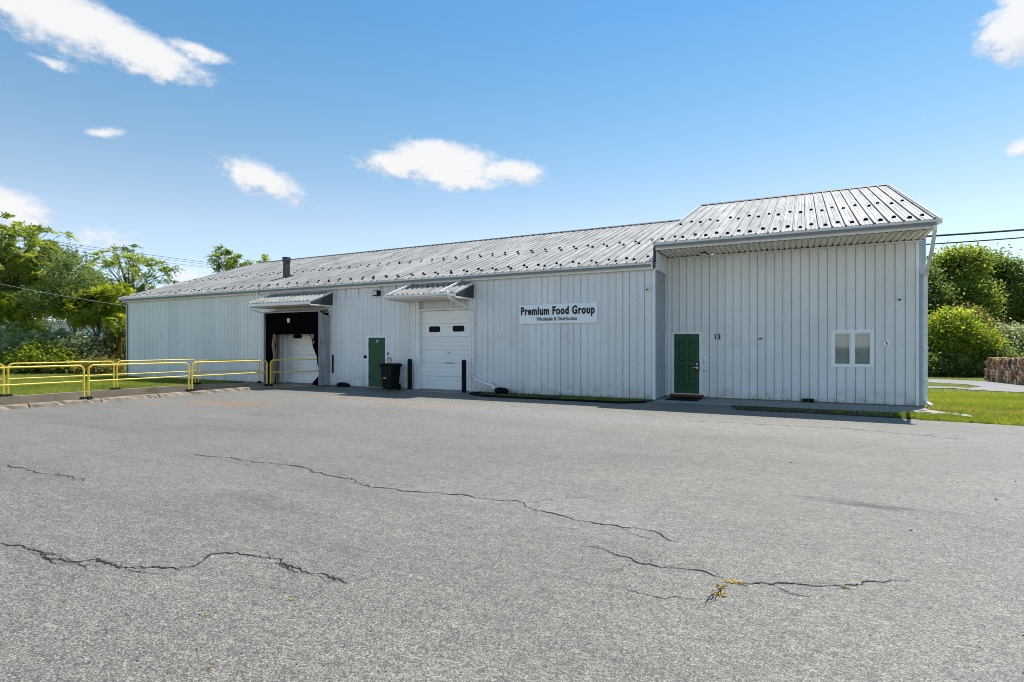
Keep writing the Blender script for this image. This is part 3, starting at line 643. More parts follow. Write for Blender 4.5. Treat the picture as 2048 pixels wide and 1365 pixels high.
# roofs
def roof(name, xa, xb, zg, zr, seed):
    al = math.atan2(zr-zg, YR-YG); sl = math.hypot(zr-zg, YR-YG); ca, sa = math.cos(al), math.sin(al)
    y0, z0 = YG-.02, zg-.005
    b = MB(); th = .09
    b.prism([(y0+.03, z0-.045), (YR, zr-.05), (2*YR-y0, z0-.045), (2*YR-y0, z0-.045-th), (YR, zr-.05-th), (y0+.03, z0-.045-th)], xa+.02, xb-.02, lambda a, c, n: (n, a, c))
    o = b.build(name, M_['backing'], B)
    P = lambda s, t, n: (s, y0+t*ca-n*sa, z0+t*sa+n*ca)
    Pb = lambda s, t, n: (s, 2*YR-y0-t*ca+n*sa, z0+t*sa+n*ca)
    panels(o, 'roof_panel', M_['roof'], xa, xb, 0, sl+.02, .9144, .3048, 'roof', P, (), seed)
    panels(o, 'roof_panel', M_['roof'], xa, xb, 0, sl+.02, .9144, .3048, 'roof', Pb, (), seed+1)
    # ridge cap of short dark closures
    b = MB(); b.prism([(-.17, -.045), (0, .035), (.17, -.045), (.17, -.06), (0, .018), (-.17, -.06)], xa-.02, xb+.02, lambda a, c, n: (n, YR+a, zr+.028+c))
    b.build('ridge_cap', M_['roofdark'], o)
    for X, s in ((xa, -1), (xb, 1)):             # rake trim
        for Y_, sg in ((y0, 1), (2*YR-y0, -1)):
            b = MB(); b.prism([(0, -.15), (sl+.01, -.15), (sl+.01, .045), (0, .045)], X+s*.004, X+s*.03, lambda a, c, n: (n, Y_+sg*(a*ca-c*sa), z0+a*sa+c*ca))
            b.build('rake_trim', M_['trim'], o)
    return o, P, sl
r1, PR1, sl1 = roof('main_roof', XL-.28, XS-.06, ZG1, ZR1, 11)
r2, PR2, sl2 = roof('office_roof', XS+.02, XR+.13, ZG2, ZR2, 21)
# wall strip between the lower and the higher roof
b = MB(); b.prism([(YG+.12, ZG1+.0), (YR, ZR1-.02), (YR, ZR2-.14), (YG+.12, ZG2-.1)], XS-.022, XS+.05, lambda a, c, n: (n, a, c)); b.build('roof_step', M_['dgrey'], r2)
# snow guards
gm = MB().lathe([(.050, 0), (.052, .015), (.048, .035), (.034, .055), (.0, .062)], (0, 0, 0), 8).mesh('snow_guard', M_['black'])
def guards(ro, P, xa, xb, base, step, seed):
    r = random.Random(seed); i = 0; x = xa+.18
    nrm = Vector(P(0, 0, 1))-Vector(P(0, 0, 0)); rot = Vector((0, 0, 1)).rotation_difference(nrm)
    while x < xb-.05:
        o = bpy.data.objects.new('snow_guard', gm); col.objects.link(o); o.parent = ro
        o.location = P(x+r.uniform(-.03, .03), base+(step if i % 2 else 0)+r.uniform(-.05, .05), .002)
        o.rotation_mode = 'QUATERNION'; o.rotation_quaternion = rot; s = r.uniform(.85, 1.1); o.scale = (s, s, s); i += 1; x += .3048
guards(r1, PR1, XL-.28, XS-.06, .42, .34, 1); guards(r1, PR1, XL-.28, XS-.06, 3.62, .5, 2)
guards(r2, PR2, XS+.02, XR+.13, .45, .25, 3); guards(r2, PR2, XS+.02, XR+.13, 3.55, .42, 4)
# fascia, gutter, soffit
def gutter(name, xa, xb, zt):
    P = lambda a, c, n: (n, a, c)
    b = MB(); b.prism([(YG, zt), (YG, zt-.045), (YG+.03, zt-.105), (YG+.115, zt-.105), (YG+.115, zt-.01), (YG+.106, zt-.01), (YG+.106, zt-.096), (YG+.034, zt-.096), (YG+.012, zt-.04), (YG+.012, zt)], xa, xb, P)
    o = b.build(name, M_['gutter'], B)
    for x in (xa, xb): MB().box(x-.003, x+.003, YG+.002, YG+.113, zt-.104, zt-.003).build('end_cap', M_['gutter'], o)
    return o
g1 = gutter('gutter', XL-.32, XS-.03, ZG1); g2 = gutter('gutter', XS-.01, XR+.22, ZG2)
MB().box(XL-.2, XS-.03, YG+.117, YG+.15, ZG1-.21, ZG1-.02).build('fascia', M_['trim'], B)
MB().box(XS+.05, XR+.14, YG+.117, YG+.15, ZG2-.205, ZG2-.02).build('fascia', M_['trim'], B)
MB().box(XL, XS-.035, YG+.152, Y1-.03, ZG1-.205, ZG1-.19).build('soffit', M_['soffit'], B)
so = MB().box(XS+.09, XR+.12, YG+.152, Y2-.002, ZS2+.046, ZS2+.07).build('soffit', M_['soffit'], B)
panels(so, 'soffit_panel', M_['soffit'], XS+.09, XR+.10, 0, Y2-YG-.16, .9144, .1524, 'sof', lambda s, t, n: (s, YG+.155+t, ZS2+.008-n), (), 31)
MB().box(XS+.1, XR+.1, Y2-.05, Y2-.028, ZS2-.05, ZS2-.015).build('soffit_trim', M_['trim'], so)
MB().prism([(YG+.155, ZS2-.10), (Y2+.1, ZS2-.10), (Y2+.1, ZS2+.08), (YG+.155, ZS2+.16)], XR+.122, XR+.145, lambda a, c, n: (n, a, c)).build('soffit_return', M_['trimblue'], B) if False else None
# ribbed cheek closing the main eave against the office overhang
ck = MB().box(XS+.005, XS+.06, YG+.153, Y2-.003, 3.955, ZS2).build('eave_cheek', M_['backing'], B)
panels(ck, 'wall_panel', M_['siding'], YG+.153, Y2-.01, 3.94, ZS2, .9144, .2286, 'wall', PSX(XS+.063), (), 8)
MB().box(XS+.004, XS+.09, YG+.12, Y2-.01, 3.925, 3.953).build('cheek_trim', M_['trim'], ck)

# downspouts (square section pipe)
def downspout(path, parent=B, r=.052, name='downspout', m='gutter', straps=()):
    o = MB().tube(path, r, 4, False, math.pi/4, True, .8).build(name, M_[m], parent)
    for p in straps: MB().box(p[0]-.055, p[0]+.055, p[1]-.045, p[1]+.045, p[2]-.02, p[2]+.02).build('strap', M_['trim'], o)
    return o
xr = XR+.15
dr = downspout([(xr-.06, YG+.06, ZG2-.09), (xr-.06, YG+.07, ZG2-.25), (xr-.03, YG+.55, ZG2-.62), (xr+.02, Y2-.12, 3.62), (xr+.02, Y2+.02, 3.5), (xr+.02, Y2+.02, .22), (xr+.04, Y2-.05, .13), (xr+.1, Y2-.28, .09)], straps=[(xr+.02, Y2+.02, 3.55), (xr+.02, Y2+.02, 1.6), (xr+.02, Y2+.02, .75)])
def sp(u, v, Y): return tuple(on_wall(u, v, Y))
downspout([sp(945, 621, 16.74), sp(946, 700, 16.74), sp(945, 752, 16.74), sp(950, 758, 16.74), sp(984, 771, 16.62), sp(990, 778, 16.55)], r=.045, m='trim', straps=[sp(946, 648, 16.76), sp(946, 745, 16.76)])
# thin conduit at the left corner
MB().tube([(XL+.12, YG+.1, 3.95), (XL+.15, Y1-.06, 3.8), (XL+.15, Y1-.06, .05)], .025, 6).build('downspout', M_['dgrey'], B)

# canopies over the loading doors
def canopy(xa, xb, yf, zf, zb, name='door_canopy'):
    P0 = lambda a, c, n: (n, a, c)
    b = MB(); b.prism([(yf+.02, zf-.06), (Y1-.03, zb-.06), (Y1-.03, zb-.10), (yf+.02, zf-.10)], xa+.02, xb-.02, P0); o = b.build(name, M_['trim'], B)
    al = math.atan2(zb-zf, Y1-.03-yf); sl = math.hypot(zb-zf, Y1-.03-yf); ca, sa = math.cos(al), math.sin(al)
    panels(o, 'roof_panel', M_['roof'], xa, xb, 0, sl, .9144, .2286, 'canopy', lambda s, t, n: (s, yf+t*ca-n*sa, zf-.02+t*sa+n*ca), (), 41)
    MB().box(xa, xb, yf+.002, yf+.04, zf-.15, zf-.032).build('fascia', M_['trim'], o)
    for x, s in ((xa, 1), (xb, -1)):
        MB().prism([(yf+.045, zf-.14), (Y1-.03, zf-.14), (Y1-.03, zb-.09), (yf+.045, zf-.09)], x+s*.002, x+s*.022, P0).build('cheek', M_['dgrey'] if x == xb else M_['trim'], o)
        MB().prism([(yf-.01, zf-.05), (Y1-.03, zb-.05), (Y1-.03, zb+.025), (yf-.01, zf+.025)], x-s*.012, x-s*.001, P0).build('edge_trim', M_['trim'], o)
        MB().box(min(x, x+s*.05), max(x, x+s*.05), yf+.05, Y1-.03, zf-.19, zf-.143).build('bottom_trim', M_['trim'], o)
    MB().box(xa+.06, xb-.06, yf+.05, Y1-.03, zf-.145, zf-.13).build('ceiling', M_['soffit'], o)
    return o
c1 = canopy(-20.62, -17.03, 15.62, 3.43, 3.88); c2 = canopy(-13.22, -10.28, 15.62, 3.46, 3.90)
# small gutter along the right canopy, with its outlet pipe, and the roof pipes that drain onto the canopies
P0 = lambda a, c, n: (n, a, c)
cg = MB().prism([(15.53, 3.43), (15.54, 3.36), (15.60, 3.33), (15.615, 3.43)], -13.32, -10.62, P0).build('gutter', M_['gutter'], c2)
downspout([(-10.55, 15.62, 3.45), (-10.5, 15.60, 3.30), (-10.47, 15.66, 3.22), sp(945, 621, 16.74)], c2, .045, m='trim')
MB().box(-10.68, -10.52, 15.50, 15.62, 3.36, 3.50, .01).build('outlet_box', M_['trim'], c2)
for (ua, va, ub, vb, ca_) in ((822, 563, 786, 586, c2), (921, 556, 889, 581, c2)):
    A_ = on_wall(ua, va, YG+.05); E_ = on_wall(ub, vb, 15.75)
    zc = lambda y: 3.46+(y-15.62)*.363+.06
    downspout([(A_.x, YG+.06, ZG1-.09), (A_.x, YG+.05, ZG1-.17), (A_.x-.02, YG-.08, zc(YG-.08)+.03), (E_.x, 15.7, zc(15.7)), (E_.x-.03, 15.6, zc(15.6)-.03)], ca_, .045, m='trim')
A_ = on_wall(514, 585, YG+.05)
downspout([(A_.x, YG+.06, ZG1-.09), (A_.x, YG+.06, ZG1-.2), (A_.x+.02, YG+.05, 3.7)], B, .045, m='trim')
MB().tube([(-20.6, 15.66, 3.3), (-20.55, 15.75, 3.15), (-20.45, 16.1, 3.06), (-20.40, 16.5, 3.02)], .022, 6).build('drain_arm', M_['gutter'], c1)

# sectional overhead doors
def sectional(name, xa, xb, z0, z1, Y, n, wins, parent=B):
    o = MB().box(xa, xb, Y+.03, Y+.06, z0, z1).build(name, M_['ohdoor'], parent)
    h = (z1-z0)/n
    for i in range(n):
        a, c = z0+i*h+.004, z0+(i+1)*h-.004
        b = MB(); q = [(0, a), (-.012, a+.012), (-.012, a+h*.30), (.0, a+h*.325), (-.012, a+h*.35), (-.012, a+h*.63), (0, a+h*.655), (-.012, a+h*.68), (-.012, c-.012), (0, c), (.028, c), (.028, a)]
        b.prism(q, xa+.004, xb-.004, lambda s, t, n_: (n_, Y+s, t)); b.build('door_section', M_['ohdoor'], o)
    for (wx, wz, ww, wh) in wins:
        def rr(w, h_, r_):
            pts = []
            for cx, cz, a0 in ((w-r_, h_-r_, 0), (-w+r_, h_-r_, 90), (-w+r_, -h_+r_, 180), (w-r_, -h_+r_, 270)):
                for k in range(5): t = math.radians(a0+k*22.5); pts.append((cx+r_*math.cos(t), cz+r_*math.sin(t)))
            return pts
        P = lambda a, c, n_: (wx+a, Y-n_, wz+c)
        f = MB().prism(rr(ww/2+.035, wh/2+.035, .09), .005, .026, P).build('window_frame', M_['white'], o)
        MB().prism(rr(ww/2, wh/2, .07), .02, .031, P).build('pane', M_['glass'], f)
    return o
YD = Y1+.2
od = sectional('overhead_door', -12.70, -10.50, .03, 2.95, YD, 6, [(-12.10, 2.26, .50, .22), (-11.05, 2.27, .50, .22)])
# jambs, head and ribbed transom of that opening
for x0, x1 in ((-12.87, -12.70), (-10.50, -10.44)):
    MB().box(x0, x1, Y1-.0, YD+.06, .03, 3.37).build('jamb', M_['trim'], od)
MB().box(-12.91, -12.85, Y1-.035, Y1-.004, .03, 3.40).build('casing', M_['trim'], od); MB().box(-10.46, -10.38, Y1-.035, Y1-.004, .03, 3.40).build('casing', M_['trim'], od)
MB().box(-12.85, -10.46, Y1+.03, YD+.05, 2.955, 3.005).build('head_trim', M_['trim'], od)
tr = MB().box(-12.86, -10.45, YD-.03, YD, 3.006, 3.39).build('transom', M_['backing'], od)
panels(tr, 'wall_panel', M_['siding'], -12.86, -10.45, 3.006, 3.385, .9144, .2286, 'wall', lambda s, t, n: (s, YD-.035-n, t), (), 9)
hd = MB().tube([(-11.62, YD-.013, 1.02), (-11.60, YD-.05, 1.02), (-11.28, YD-.05, 1.02), (-11.26, YD-.013, 1.02)], .012, 6).build('lift_handle', M_['dgrey'], od)
lk = MB().box(-11.58, -11.30, YD-.016, YD-.012, 1.28, 1.50)
for x in (-11.58, -11.50, -11.38, -11.30): lk.box(x-.006, x+.006, YD-.022, YD-.016, 1.28, 1.50)
for z in (1.29, 1.49): lk.box(-11.62, -11.28, YD-.022, YD-.016, z-.006, z+.006)
lk.build('lock_plate', M_['gutter'], od); MB().lathe([(.018, 0), (.018, -.02)], (-11.45, YD-.016, 1.40), 8, 'Y').build('lock_cylinder', M_['dgrey'], od)
# dock door behind the shelter
dd = sectional('overhead_door', -20.02, -17.5, .04, 2.5, Y1+.25, 6, [(-19.33, 2.05, .52, .18), (-18.2, 2.05, .5, .18)])
MB().box(-20.16, -20.03, Y1+.1, Y1+.3, .0, 2.55).build('jamb', M_['trim'], dd); MB().box(-17.49, -17.30, Y1+.1, Y1+.3, .0, 2.55).build('jamb', M_['trim'], dd)
MB().box(-20.33, -20.18, Y1+.02, Y1+.28, 0, 3.0).build('jamb', M_['siding'], dd)
# dock shelter: fabric box with black curtains, torn on the right
YS = 16.26
sh = MB().box(-20.42, -17.18, YS+.09, YS+.13, 2.93, 3.05).build('dock_shelter', M_['black'], B)
def cloth(xa, xb, za, zb, Y, nx, nz, m, name, parent, amp=.02, seed=0, edge=None):
    r = random.Random(seed); b = MB(); vs = []; 
    for j in range(nz+1):
        t = j/nz; z = za+(zb-za)*t
        a, c = (xa, xb) if edge is None else edge(z)
        for i in range(nx+1):
            s = i/nx; x = a+(c-a)*s
            vs.append((x, Y+amp*math.sin(s*7+t*3+seed)+r.uniform(-1, 1)*amp*.4, z))
    n = nx+1
    fs = [(j*n+i, j*n+i+1, (j+1)*n+i+1, (j+1)*n+i) for j in range(nz) for i in range(nx)]
    k = len(vs); vs2 = [(x, y+.02, z) for x, y, z in vs]
    b.add(vs+vs2, fs+[tuple(i+k for i in f) for f in fs], True)
    return b.build(name, m, parent)
cloth(-20.40, -17.20, 2.12, 3.02, YS+.05, 20, 8, M_['curtain'], 'head_curtain', sh, .015, 1, None)
cloth(0, 0, .02, 2.15, YS+.08, 5, 14, M_['curtain'], 'side_curtain', sh, .02, 2, lambda z: (-20.40, -19.83+.04*math.sin(z*5)))
cloth(0, 0, .42, 2.15, YS+.08, 5, 14, M_['curtain'], 'side_curtain', sh, .015, 3, lambda z: (-17.20-.05-.62*min(1, max(0, (z-.35)/1.85))**1.6-.03*math.sin(z*9), -17.20))
cloth(0, 0, .03, .46, YS+.05, 4, 6, M_['curtain'], 'side_curtain', sh, .04, 5, lambda z: (-17.62+.36*(abs(z-.12)/.34)**1.3, -17.17-.05*math.sin(z*30)))
MB().tube([(-19.86, YS+.06, 2.15), (-19.90, YS+.05, 1.7), (-19.84, YS+.05, 1.2), (-19.93, YS+.05, .8), (-19.88, YS+.04, .4), (-19.95, YS+.05, .05)], [.05, .085, .06, .10, .12, .09], 7).build('torn_foam', M_['foam'], sh)
for (fx_, fz_, w_, h_) in ((-17.72, 2.02, .20, .22), (-17.60, 1.80, .10, .16)):       # torn scraps hanging from the right curtain
    b = MB(); b.hexa([(fx_, YS+.035, fz_-h_/2), (fx_+w_*.8, YS+.035, fz_-h_*.4), (fx_+w_*.8, YS+.05, fz_-h_*.4), (fx_, YS+.05, fz_-h_/2)], [(fx_+.03, YS+.035, fz_+h_/2), (fx_+w_, YS+.035, fz_+h_*.35), (fx_+w_, YS+.05, fz_+h_*.35), (fx_+.03, YS+.05, fz_+h_/2)]); b.build('torn_scrap', M_['foam'], sh)
# fabric right flank with folds
b = MB(); r = random.Random(8); vs = []; ny, nz = 8, 16
for j in range(nz+1):
    t = j/nz
    for i in range(ny+1):
        s = i/ny; z = .05+t*(3.03-.28*s*0-.05)
        if t == 1: z -= .22*s
        y = YS+s*(Y1-.03-YS); fold = .035*math.sin(s*9+t*7)*(1-abs(2*s-1)**4)+.02*math.sin(t*17+s*4)
        vs.append((-17.175+fold, y, z))
n = ny+1; b.add(vs, [(j*n+i, j*n+i+1, (j+1)*n+i+1, (j+1)*n+i) for j in range(nz) for i in range(ny)], True)
vs2 = [(x-.02, y, z) for x, y, z in vs]; b.add(vs2, [(j*n+i, (j+1)*n+i, (j+1)*n+i+1, j*n+i+1) for j in range(nz) for i in range(ny)], True)
b.build('side_fabric', M_['fabric'], sh)
b = MB(); b.add([(-20.43, YS, .05), (-20.43, Y1-.03, .05), (-20.43, Y1-.03, 2.85), (-20.43, YS, 3.08)], [(0, 1, 2, 3)]); b.add([(-20.41, YS, .05), (-20.41, Y1-.03, .05), (-20.41, Y1-.03, 2.85), (-20.41, YS, 3.08)], [(3, 2, 1, 0)]); b.build('side_fabric', M_['fabric'], sh)
MB().prism([(YS, 3.05), (Y1-.03, 3.14), (Y1-.03, 3.16), (YS, 3.085)], -20.43, -17.18, P0).build('top_fabric', M_['fabric'], sh)
for x in (-20.44, -17.195): MB().box(x-.02, x+.025, YS-.012, YS+.03, .05, 3.085).build('edge_strip', M_['fabric'], sh)
MB().box(-20.42, -17.2, YS-.014, YS+.02, 3.03, 3.085).build('edge_strip', M_['fabric'], sh)
MB().box(-20.3, -17.3, Y1+.02, Y1+.05, 3.0-.0, 3.12).build('shelter_header', M_['black'], sh)
# dark floor plate / bumpers of the dock below
MB().box(-20.35, -17.25, Y1-.14, Y1+.3, -1.2, .02).build('dock_ledge', M_['conc'], B)
for x in (-20.2, -17.75): MB().box(x, x+.3, Y1-.3, Y1-.145, -.6, -.05, .02).build('dock_bumper', M_['black'], B)
# lamp on the head curtain
e = empty('dock_lamp', (-18.95, YS, 2.66), 'small pale dock lamp hung on the black head curtain', 'lamp')
MB().box(-19.02, -18.88, YS-.02, YS+.035, 2.60, 2.80, .02).build('lens', M_['lens'], e); MB().box(-19.13, -18.77, YS+.0, YS+.03, 2.71, 2.74).build('bracket', M_['dgrey'], e)

# doors
def steel_door():
    o = MB().box(-15.12, -14.28, Y1+.0, Y1+.045, .06, 1.96).build('steel_door', M_['green'], B)
    for x0, x1 in ((-15.20, -15.125), (-14.275, -14.20)): MB().box(x0, x1, Y1-.032, Y1+.05, .03, 2.03).build('door_frame', M_['trim'], o)
    MB().box(-15.123, -14.277, Y1-.032, Y1+.05, 1.963, 2.03).build('door_frame', M_['trim'], o)
    MB().box(-15.123, -14.277, Y1-.06, Y1+.05, .0, .056).build('threshold', M_['conc'], o)
    MB().lathe([(.028, 0), (.03, -.01), (.014, -.02), (.014, -.045), (.03, -.055), (.034, -.075), (.02, -.09)], (-14.36, Y1-.0, .93), 12, 'Y').build('knob', M_['chrome'], o)
    for z in (.35, 1.0, 1.65): MB().box(-15.13, -15.11, Y1-.02, Y1-.001, z, z+.11).build('hinge', M_['dgrey'], o)
    return o
sd = steel_door()
def entry_door():
    x0, x1, z0, z1 = -3.63, -2.86, .14, 2.02
    o = MB().box(x0, x1, Y2+.03, Y2+.06, z0, z1).build('entry_door', M_['green'], B)
    # stiles and rails stand proud of eight recessed panels
    cw = (x1-x0)
    stx = [(x0, x0+.13), (x0+.13+.20, x0+.13+.20+.11), (x1-.13, x1)]
    for a, c in stx: MB().box(a, c, Y2-.006, Y2+.0299, z0, z1, .003).build('stile', M_['green'], o)
    zs = [z0+.22, z0+.60, z0+1.0, z0+1.40]; ph = .29
    zr = [(z0, zs[0])]+[(zs[i]+ph, zs[i+1]) for i in range(3)]+[(zs[3]+ph, z1)]
    for (pa, pc) in ((stx[0][1], stx[1][0]), (stx[1][1], stx[2][0])):
        for a, c in zr: MB().box(pa, pc, Y2-.0055, Y2+.0299, a, c, .003).build('rail', M_['green'], o)
        for z in zs: MB().box(pa+.03, pc-.03, Y2+.006, Y2+.0299, z+.035, z+ph-.035, .018).build('door_panel', M_['green'], o)
    for a, c in ((-3.71, x0-.002), (x1+.002, -2.77)): MB().box(a, c, Y2-.034, Y2+.06, .10, 2.09).build('door_frame', M_['trim'], o)
    MB().box(x0-.001, x1+.001, Y2-.034, Y2+.06, z1+.002, 2.09).build('door_frame', M_['trim'], o)
    MB().box(x0-.001, x1+.001, Y2-.04, Y2+.06, .115, z0-.002).build('threshold', M_['trim'], o)
    MB().box(-3.74, -2.72, Y2-.13, Y2+.02, .045, .112, .01).build('sill', M_['sill'], o)
    hz_ = .96
    MB().box(-2.955, -2.895, Y2-.016, Y2-.0065, hz_-.08, hz_+.17, .006).build('lock_plate', M_['dgrey'], o)
    MB().lathe([(.03, 0), (.03, -.015), (.016, -.02)], (-2.935, Y2-.016, hz_+.11), 12, 'Y').build('deadbolt', M_['chrome'], o)
    MB().tube([(-2.925, Y2-.016, hz_), (-2.925, Y2-.066, hz_), (-2.94, Y2-.076, hz_), (-3.05, Y2-.074, hz_-.005)], .014, 8).build('lever', M_['chrome'], o)
    MB().lathe([(.033, 0), (.03, -.014)], (-2.925, Y2-.016, hz_), 12, 'Y').build('rose', M_['chrome'], o)
    MB().box(-2.852, -2.842, Y2-.037, Y2-.0341, hz_-.1, hz_+.2).build('strike_plate', M_['dgrey'], o)
    return o
ed = entry_door()
# double window with blinds
def window():
    x0, x1, z0, z1 = .77, 1.73, 1.08, 2.05
    o = MB().box(x0, x1, Y2+.10, Y2+.13, z0, z1).build('window', M_['blind'], B)
    for a, c in ((x0-.03, x0+.035), (x1-.035, x1+.03)): MB().box(a, c, Y2-.03, Y2+.1, z0-.03, z1+.03).build('frame', M_['white'], o)
    for a, c in ((z0-.03, z0+.03), (z1-.03, z1+.03)): MB().box(x0+.036, x1-.036, Y2-.03, Y2+.1, a, c).build('frame', M_['white'], o)
    xm = (x0+x1)/2; MB().box(xm-.035, xm+.035, Y2-.028, Y2+.1, z0+.031, z1-.031).build('mullion', M_['white'], o)
    for a, c in ((x0+.037, xm-.037), (xm+.037, x1-.037)):
        s = MB()
        s.box(a, a+.03, Y2-.012, Y2+.02, z0+.032, z1-.032); s.box(c-.03, c, Y2-.012, Y2+.02, z0+.032, z1-.032)
        s.box(a+.03, c-.03, Y2-.012, Y2+.02, z0+.032, z0+.062); s.box(a+.03, c-.03, Y2-.012, Y2+.02, z1-.062, z1-.032)
        so_ = s.build('sash', M_['white'], o)
        gl_ = MB().box(a+.031, c-.031, Y2+.002, Y2+.008, z0+.063, z1-.063).build('pane', M_['pane'], o)
        n = 26
        for i in range(n):
            z = z0+.075+i*(z1-z0-.15)/n; b = MB()
            b.add([(a+.035, Y2+.045, z), (c-.035, Y2+.045, z), (c-.035, Y2+.062, z+.030), (a+.035, Y2+.062, z+.030)], [(0, 1, 2, 3)]); b.build('blind_slat', M_['blind'], o)
    return o
gm_ = bpy.data.materials.new('window_pane'); gm_.use_nodes = True; nt = gm_.node_tree
nt.nodes.clear(); o_ = nt.nodes.new('ShaderNodeOutputMaterial'); mx = nt.nodes.new('ShaderNodeMixShader'); g_ = nt.nodes.new('ShaderNodeBsdfGlossy'); t_ = nt.nodes.new('ShaderNodeBsdfTransparent')
g_.inputs['Roughness'].default_value = .03; t_.inputs['Color'].default_value = (.93, .94, .94, 1); mx.inputs[0].default_value = .06
nt.links.new(t_.outputs[0], mx.inputs[1]); nt.links.new(g_.outputs[0], mx.inputs[2]); nt.links.new(mx.outputs[0], o_.inputs[0]); M_['pane'] = gm_
window()
# flue on the main roof
vx, vy, vz = -22.19, 18.93, PR1(0, 0, 0)[2]+k1*(18.93-YG)
fl = MB().box(vx-.11, vx+.11, vy-.11, vy+.11, vz-.15, vz+.76).build('flue', M_['dgrey'], B)
MB().box(vx-.14, vx+.14, vy-.14, vy+.14, vz+.77, vz+.99, .012).build('flue_cap', M_['dgrey'], fl)
MB().hexa([(vx-.26, vy-.26, vz-.13), (vx+.26, vy-.26, vz-.13), (vx+.26, vy+.26, vz+.10), (vx-.26, vy+.26, vz+.10)], [(vx-.13, vy-.13, vz+.02), (vx+.13, vy-.13, vz+.02), (vx+.13, vy+.13, vz+.16), (vx-.13, vy+.13, vz+.16)]).build('flashing', M_['black'], fl)
# foundation strip
MB().box(XL+.03, XS-.03, Y1+.02, Y1+.2, -.3, .04).build('foundation', M_['conc'], B)
MB().box(XS+.1, XR+.1, Y2+.02, Y2+.2, -.3, .05).build('foundation', M_['conc'], B)

# ------------------------------------------------------------------ walk, planting beds, mat, splash stones
wk = MB().box(XS+.03, XR+.12, 16.42, Y2+.01, -.1, .018); wk.build('concrete_walk', M_['walk'], kind='structure')
MB().box(-12.9, -10.4, 16.25, Y1+.2, -.1, .014).build('door_apron', M_['walk'], kind='structure')
mt = MB().box(-3.66, -2.72, 16.98, 18.08, .0185, .035, .008); mt.build('door_mat', M_['black'], None, 'flat black rubber mat lying before the panelled green door', 'mat')
bed1 = MB(); bed1.add([(-9.95, 16.83, .012), (-9.95, 16.05, .012), (-9.2, 15.58, .012), (-4.6, 15.52, .012), (-4.0, 16.05, .012), (-3.95, 16.83, .012)], [(0, 1, 2, 3, 4, 5)])
bed1.build('planting_bed', M_['soil'], kind='structure')
MB().tube([(-9.95, 16.75, .03), (-9.95, 16.05, .03), (-9.2, 15.58, .03), (-4.6, 15.52, .03), (-4.02, 16.05, .03)], .035, 6).build('bed_edging', M_['black'], None, 'black plastic edging strip round the planting bed', 'edging')
bed2 = MB(); bed2.add([(-1.75, 16.4, .01), (-1.5, 15.35, .01), (0, 15.38, .01), (2.1, 15.3, .01), (2.9, 15.2, .01), (2.9, 16.4, .01)], [(0, 1, 2, 3, 4, 5)])
bed2.build('weed_strip', M_['soil'], kind='structure')
def stone(name, c, r_, sq, seed, m, label, cat, group=None):
    bm = bmesh.new(); bmesh.ops.create_icosphere(bm, subdivisions=2, radius=1); r = random.Random(seed)
    for v in bm.verts:
        k = 1+r.uniform(-.18, .18); v.co = Vector((v.co.x*r_[0]*k, v.co.y*r_[1]*k, max(-.3, v.co.z)*r_[2]*k))
    me = bpy.data.meshes.new(name); bm.to_mesh(me); bm.free(); me.materials.append(m)
    o = bpy.data.objects.new(name, me); col.objects.link(o); o.location = c; o.rotation_euler[2] = sq
    return tag(o, label, cat, group)
stone('splash_stone', (2.75, 16.75, .02), (.38, .24, .05), -.3, 1, M_['stone'], 'flat pale stone slab below the corner downspout', 'stone')
for i, (x, y, s) in enumerate(((2.45, 16.3, .14), (2.75, 16.2, .11), (3.15, 16.25, .13), (2.2, 16.15, .08), (2.6, 15.95, .09), (3.3, 15.95, .16))):
    stone('rubble_stone', (x, y, .03), (s, s*.6, s*.4), i, 10+i, M_['stone'], 'small rubble stone among the weeds at the building corner', 'stone', 'rubble at the corner')
b = MB(); b.hexa([(.0, Y2-.12, .0185), (.32, Y2-.12, .0185), (.32, Y2-.045, .0185), (.0, Y2-.045, .0185)], [(.01, Y2-.11, .12), (.31, Y2-.11, .13), (.31, Y2-.045, .13), (.01, Y2-.045, .12)])
b.build('wall_vent', M_['black'], None, 'black crawl space vent low on the office wall', 'vent')

# grass: blades as real triangles
def blades(name, pts, h, w, mt_, label, cat=None, seed=0, tone=(.0, 1.0), lean=.6):
    rg = np.random.default_rng(seed); n = len(pts); pts = np.asarray(pts, float)
    a = rg.uniform(0, 2*np.pi, n); hh = h*rg.uniform(.5, 1.25, n); ww = w*rg.uniform(.7, 1.3, n)
    dx, dy = np.cos(a)*ww, np.sin(a)*ww; lx, ly = rg.normal(0, lean, n)*hh, rg.normal(0, lean, n)*hh
    V = np.empty((n, 3, 3)); V[:, 0] = pts; V[:, 1] = pts; V[:, 2] = pts
    V[:, 0, 0] -= dx; V[:, 0, 1] -= dy; V[:, 1, 0] += dx; V[:, 1, 1] += dy; V[:, 2, 0] += lx; V[:, 2, 1] += ly; V[:, 2, 2] += hh
    me = bpy.data.meshes.new(name); me.vertices.add(3*n); me.vertices.foreach_set('co', V.ravel())
    me.loops.add(3*n); me.loops.foreach_set('vertex_index', np.arange(3*n, dtype=np.int32))
    me.polygons.add(n); me.polygons.foreach_set('loop_start', np.arange(0, 3*n, 3, dtype=np.int32))
    me.update(calc_edges=True)
    t = me.attributes.new('tone', 'FLOAT', 'FACE'); 
    f = .5+.5*np.sin(pts[:, 0]*.9+1.3*np.sin(pts[:, 1]*.7))*np.sin(pts[:, 1]*1.3+pts[:, 0]*.35)
    t.data.foreach_set('value', np.clip(tone[0]+(tone[1]-tone[0])*(f*.6+rg.uniform(0, .5, n)), 0, 1).astype(np.float32))
    me.materials.append(mt_); o = bpy.data.objects.new(name, me); col.objects.link(o)
    return tag(o, label, cat, None, 'stuff')
rg = np.random.default_rng(2)
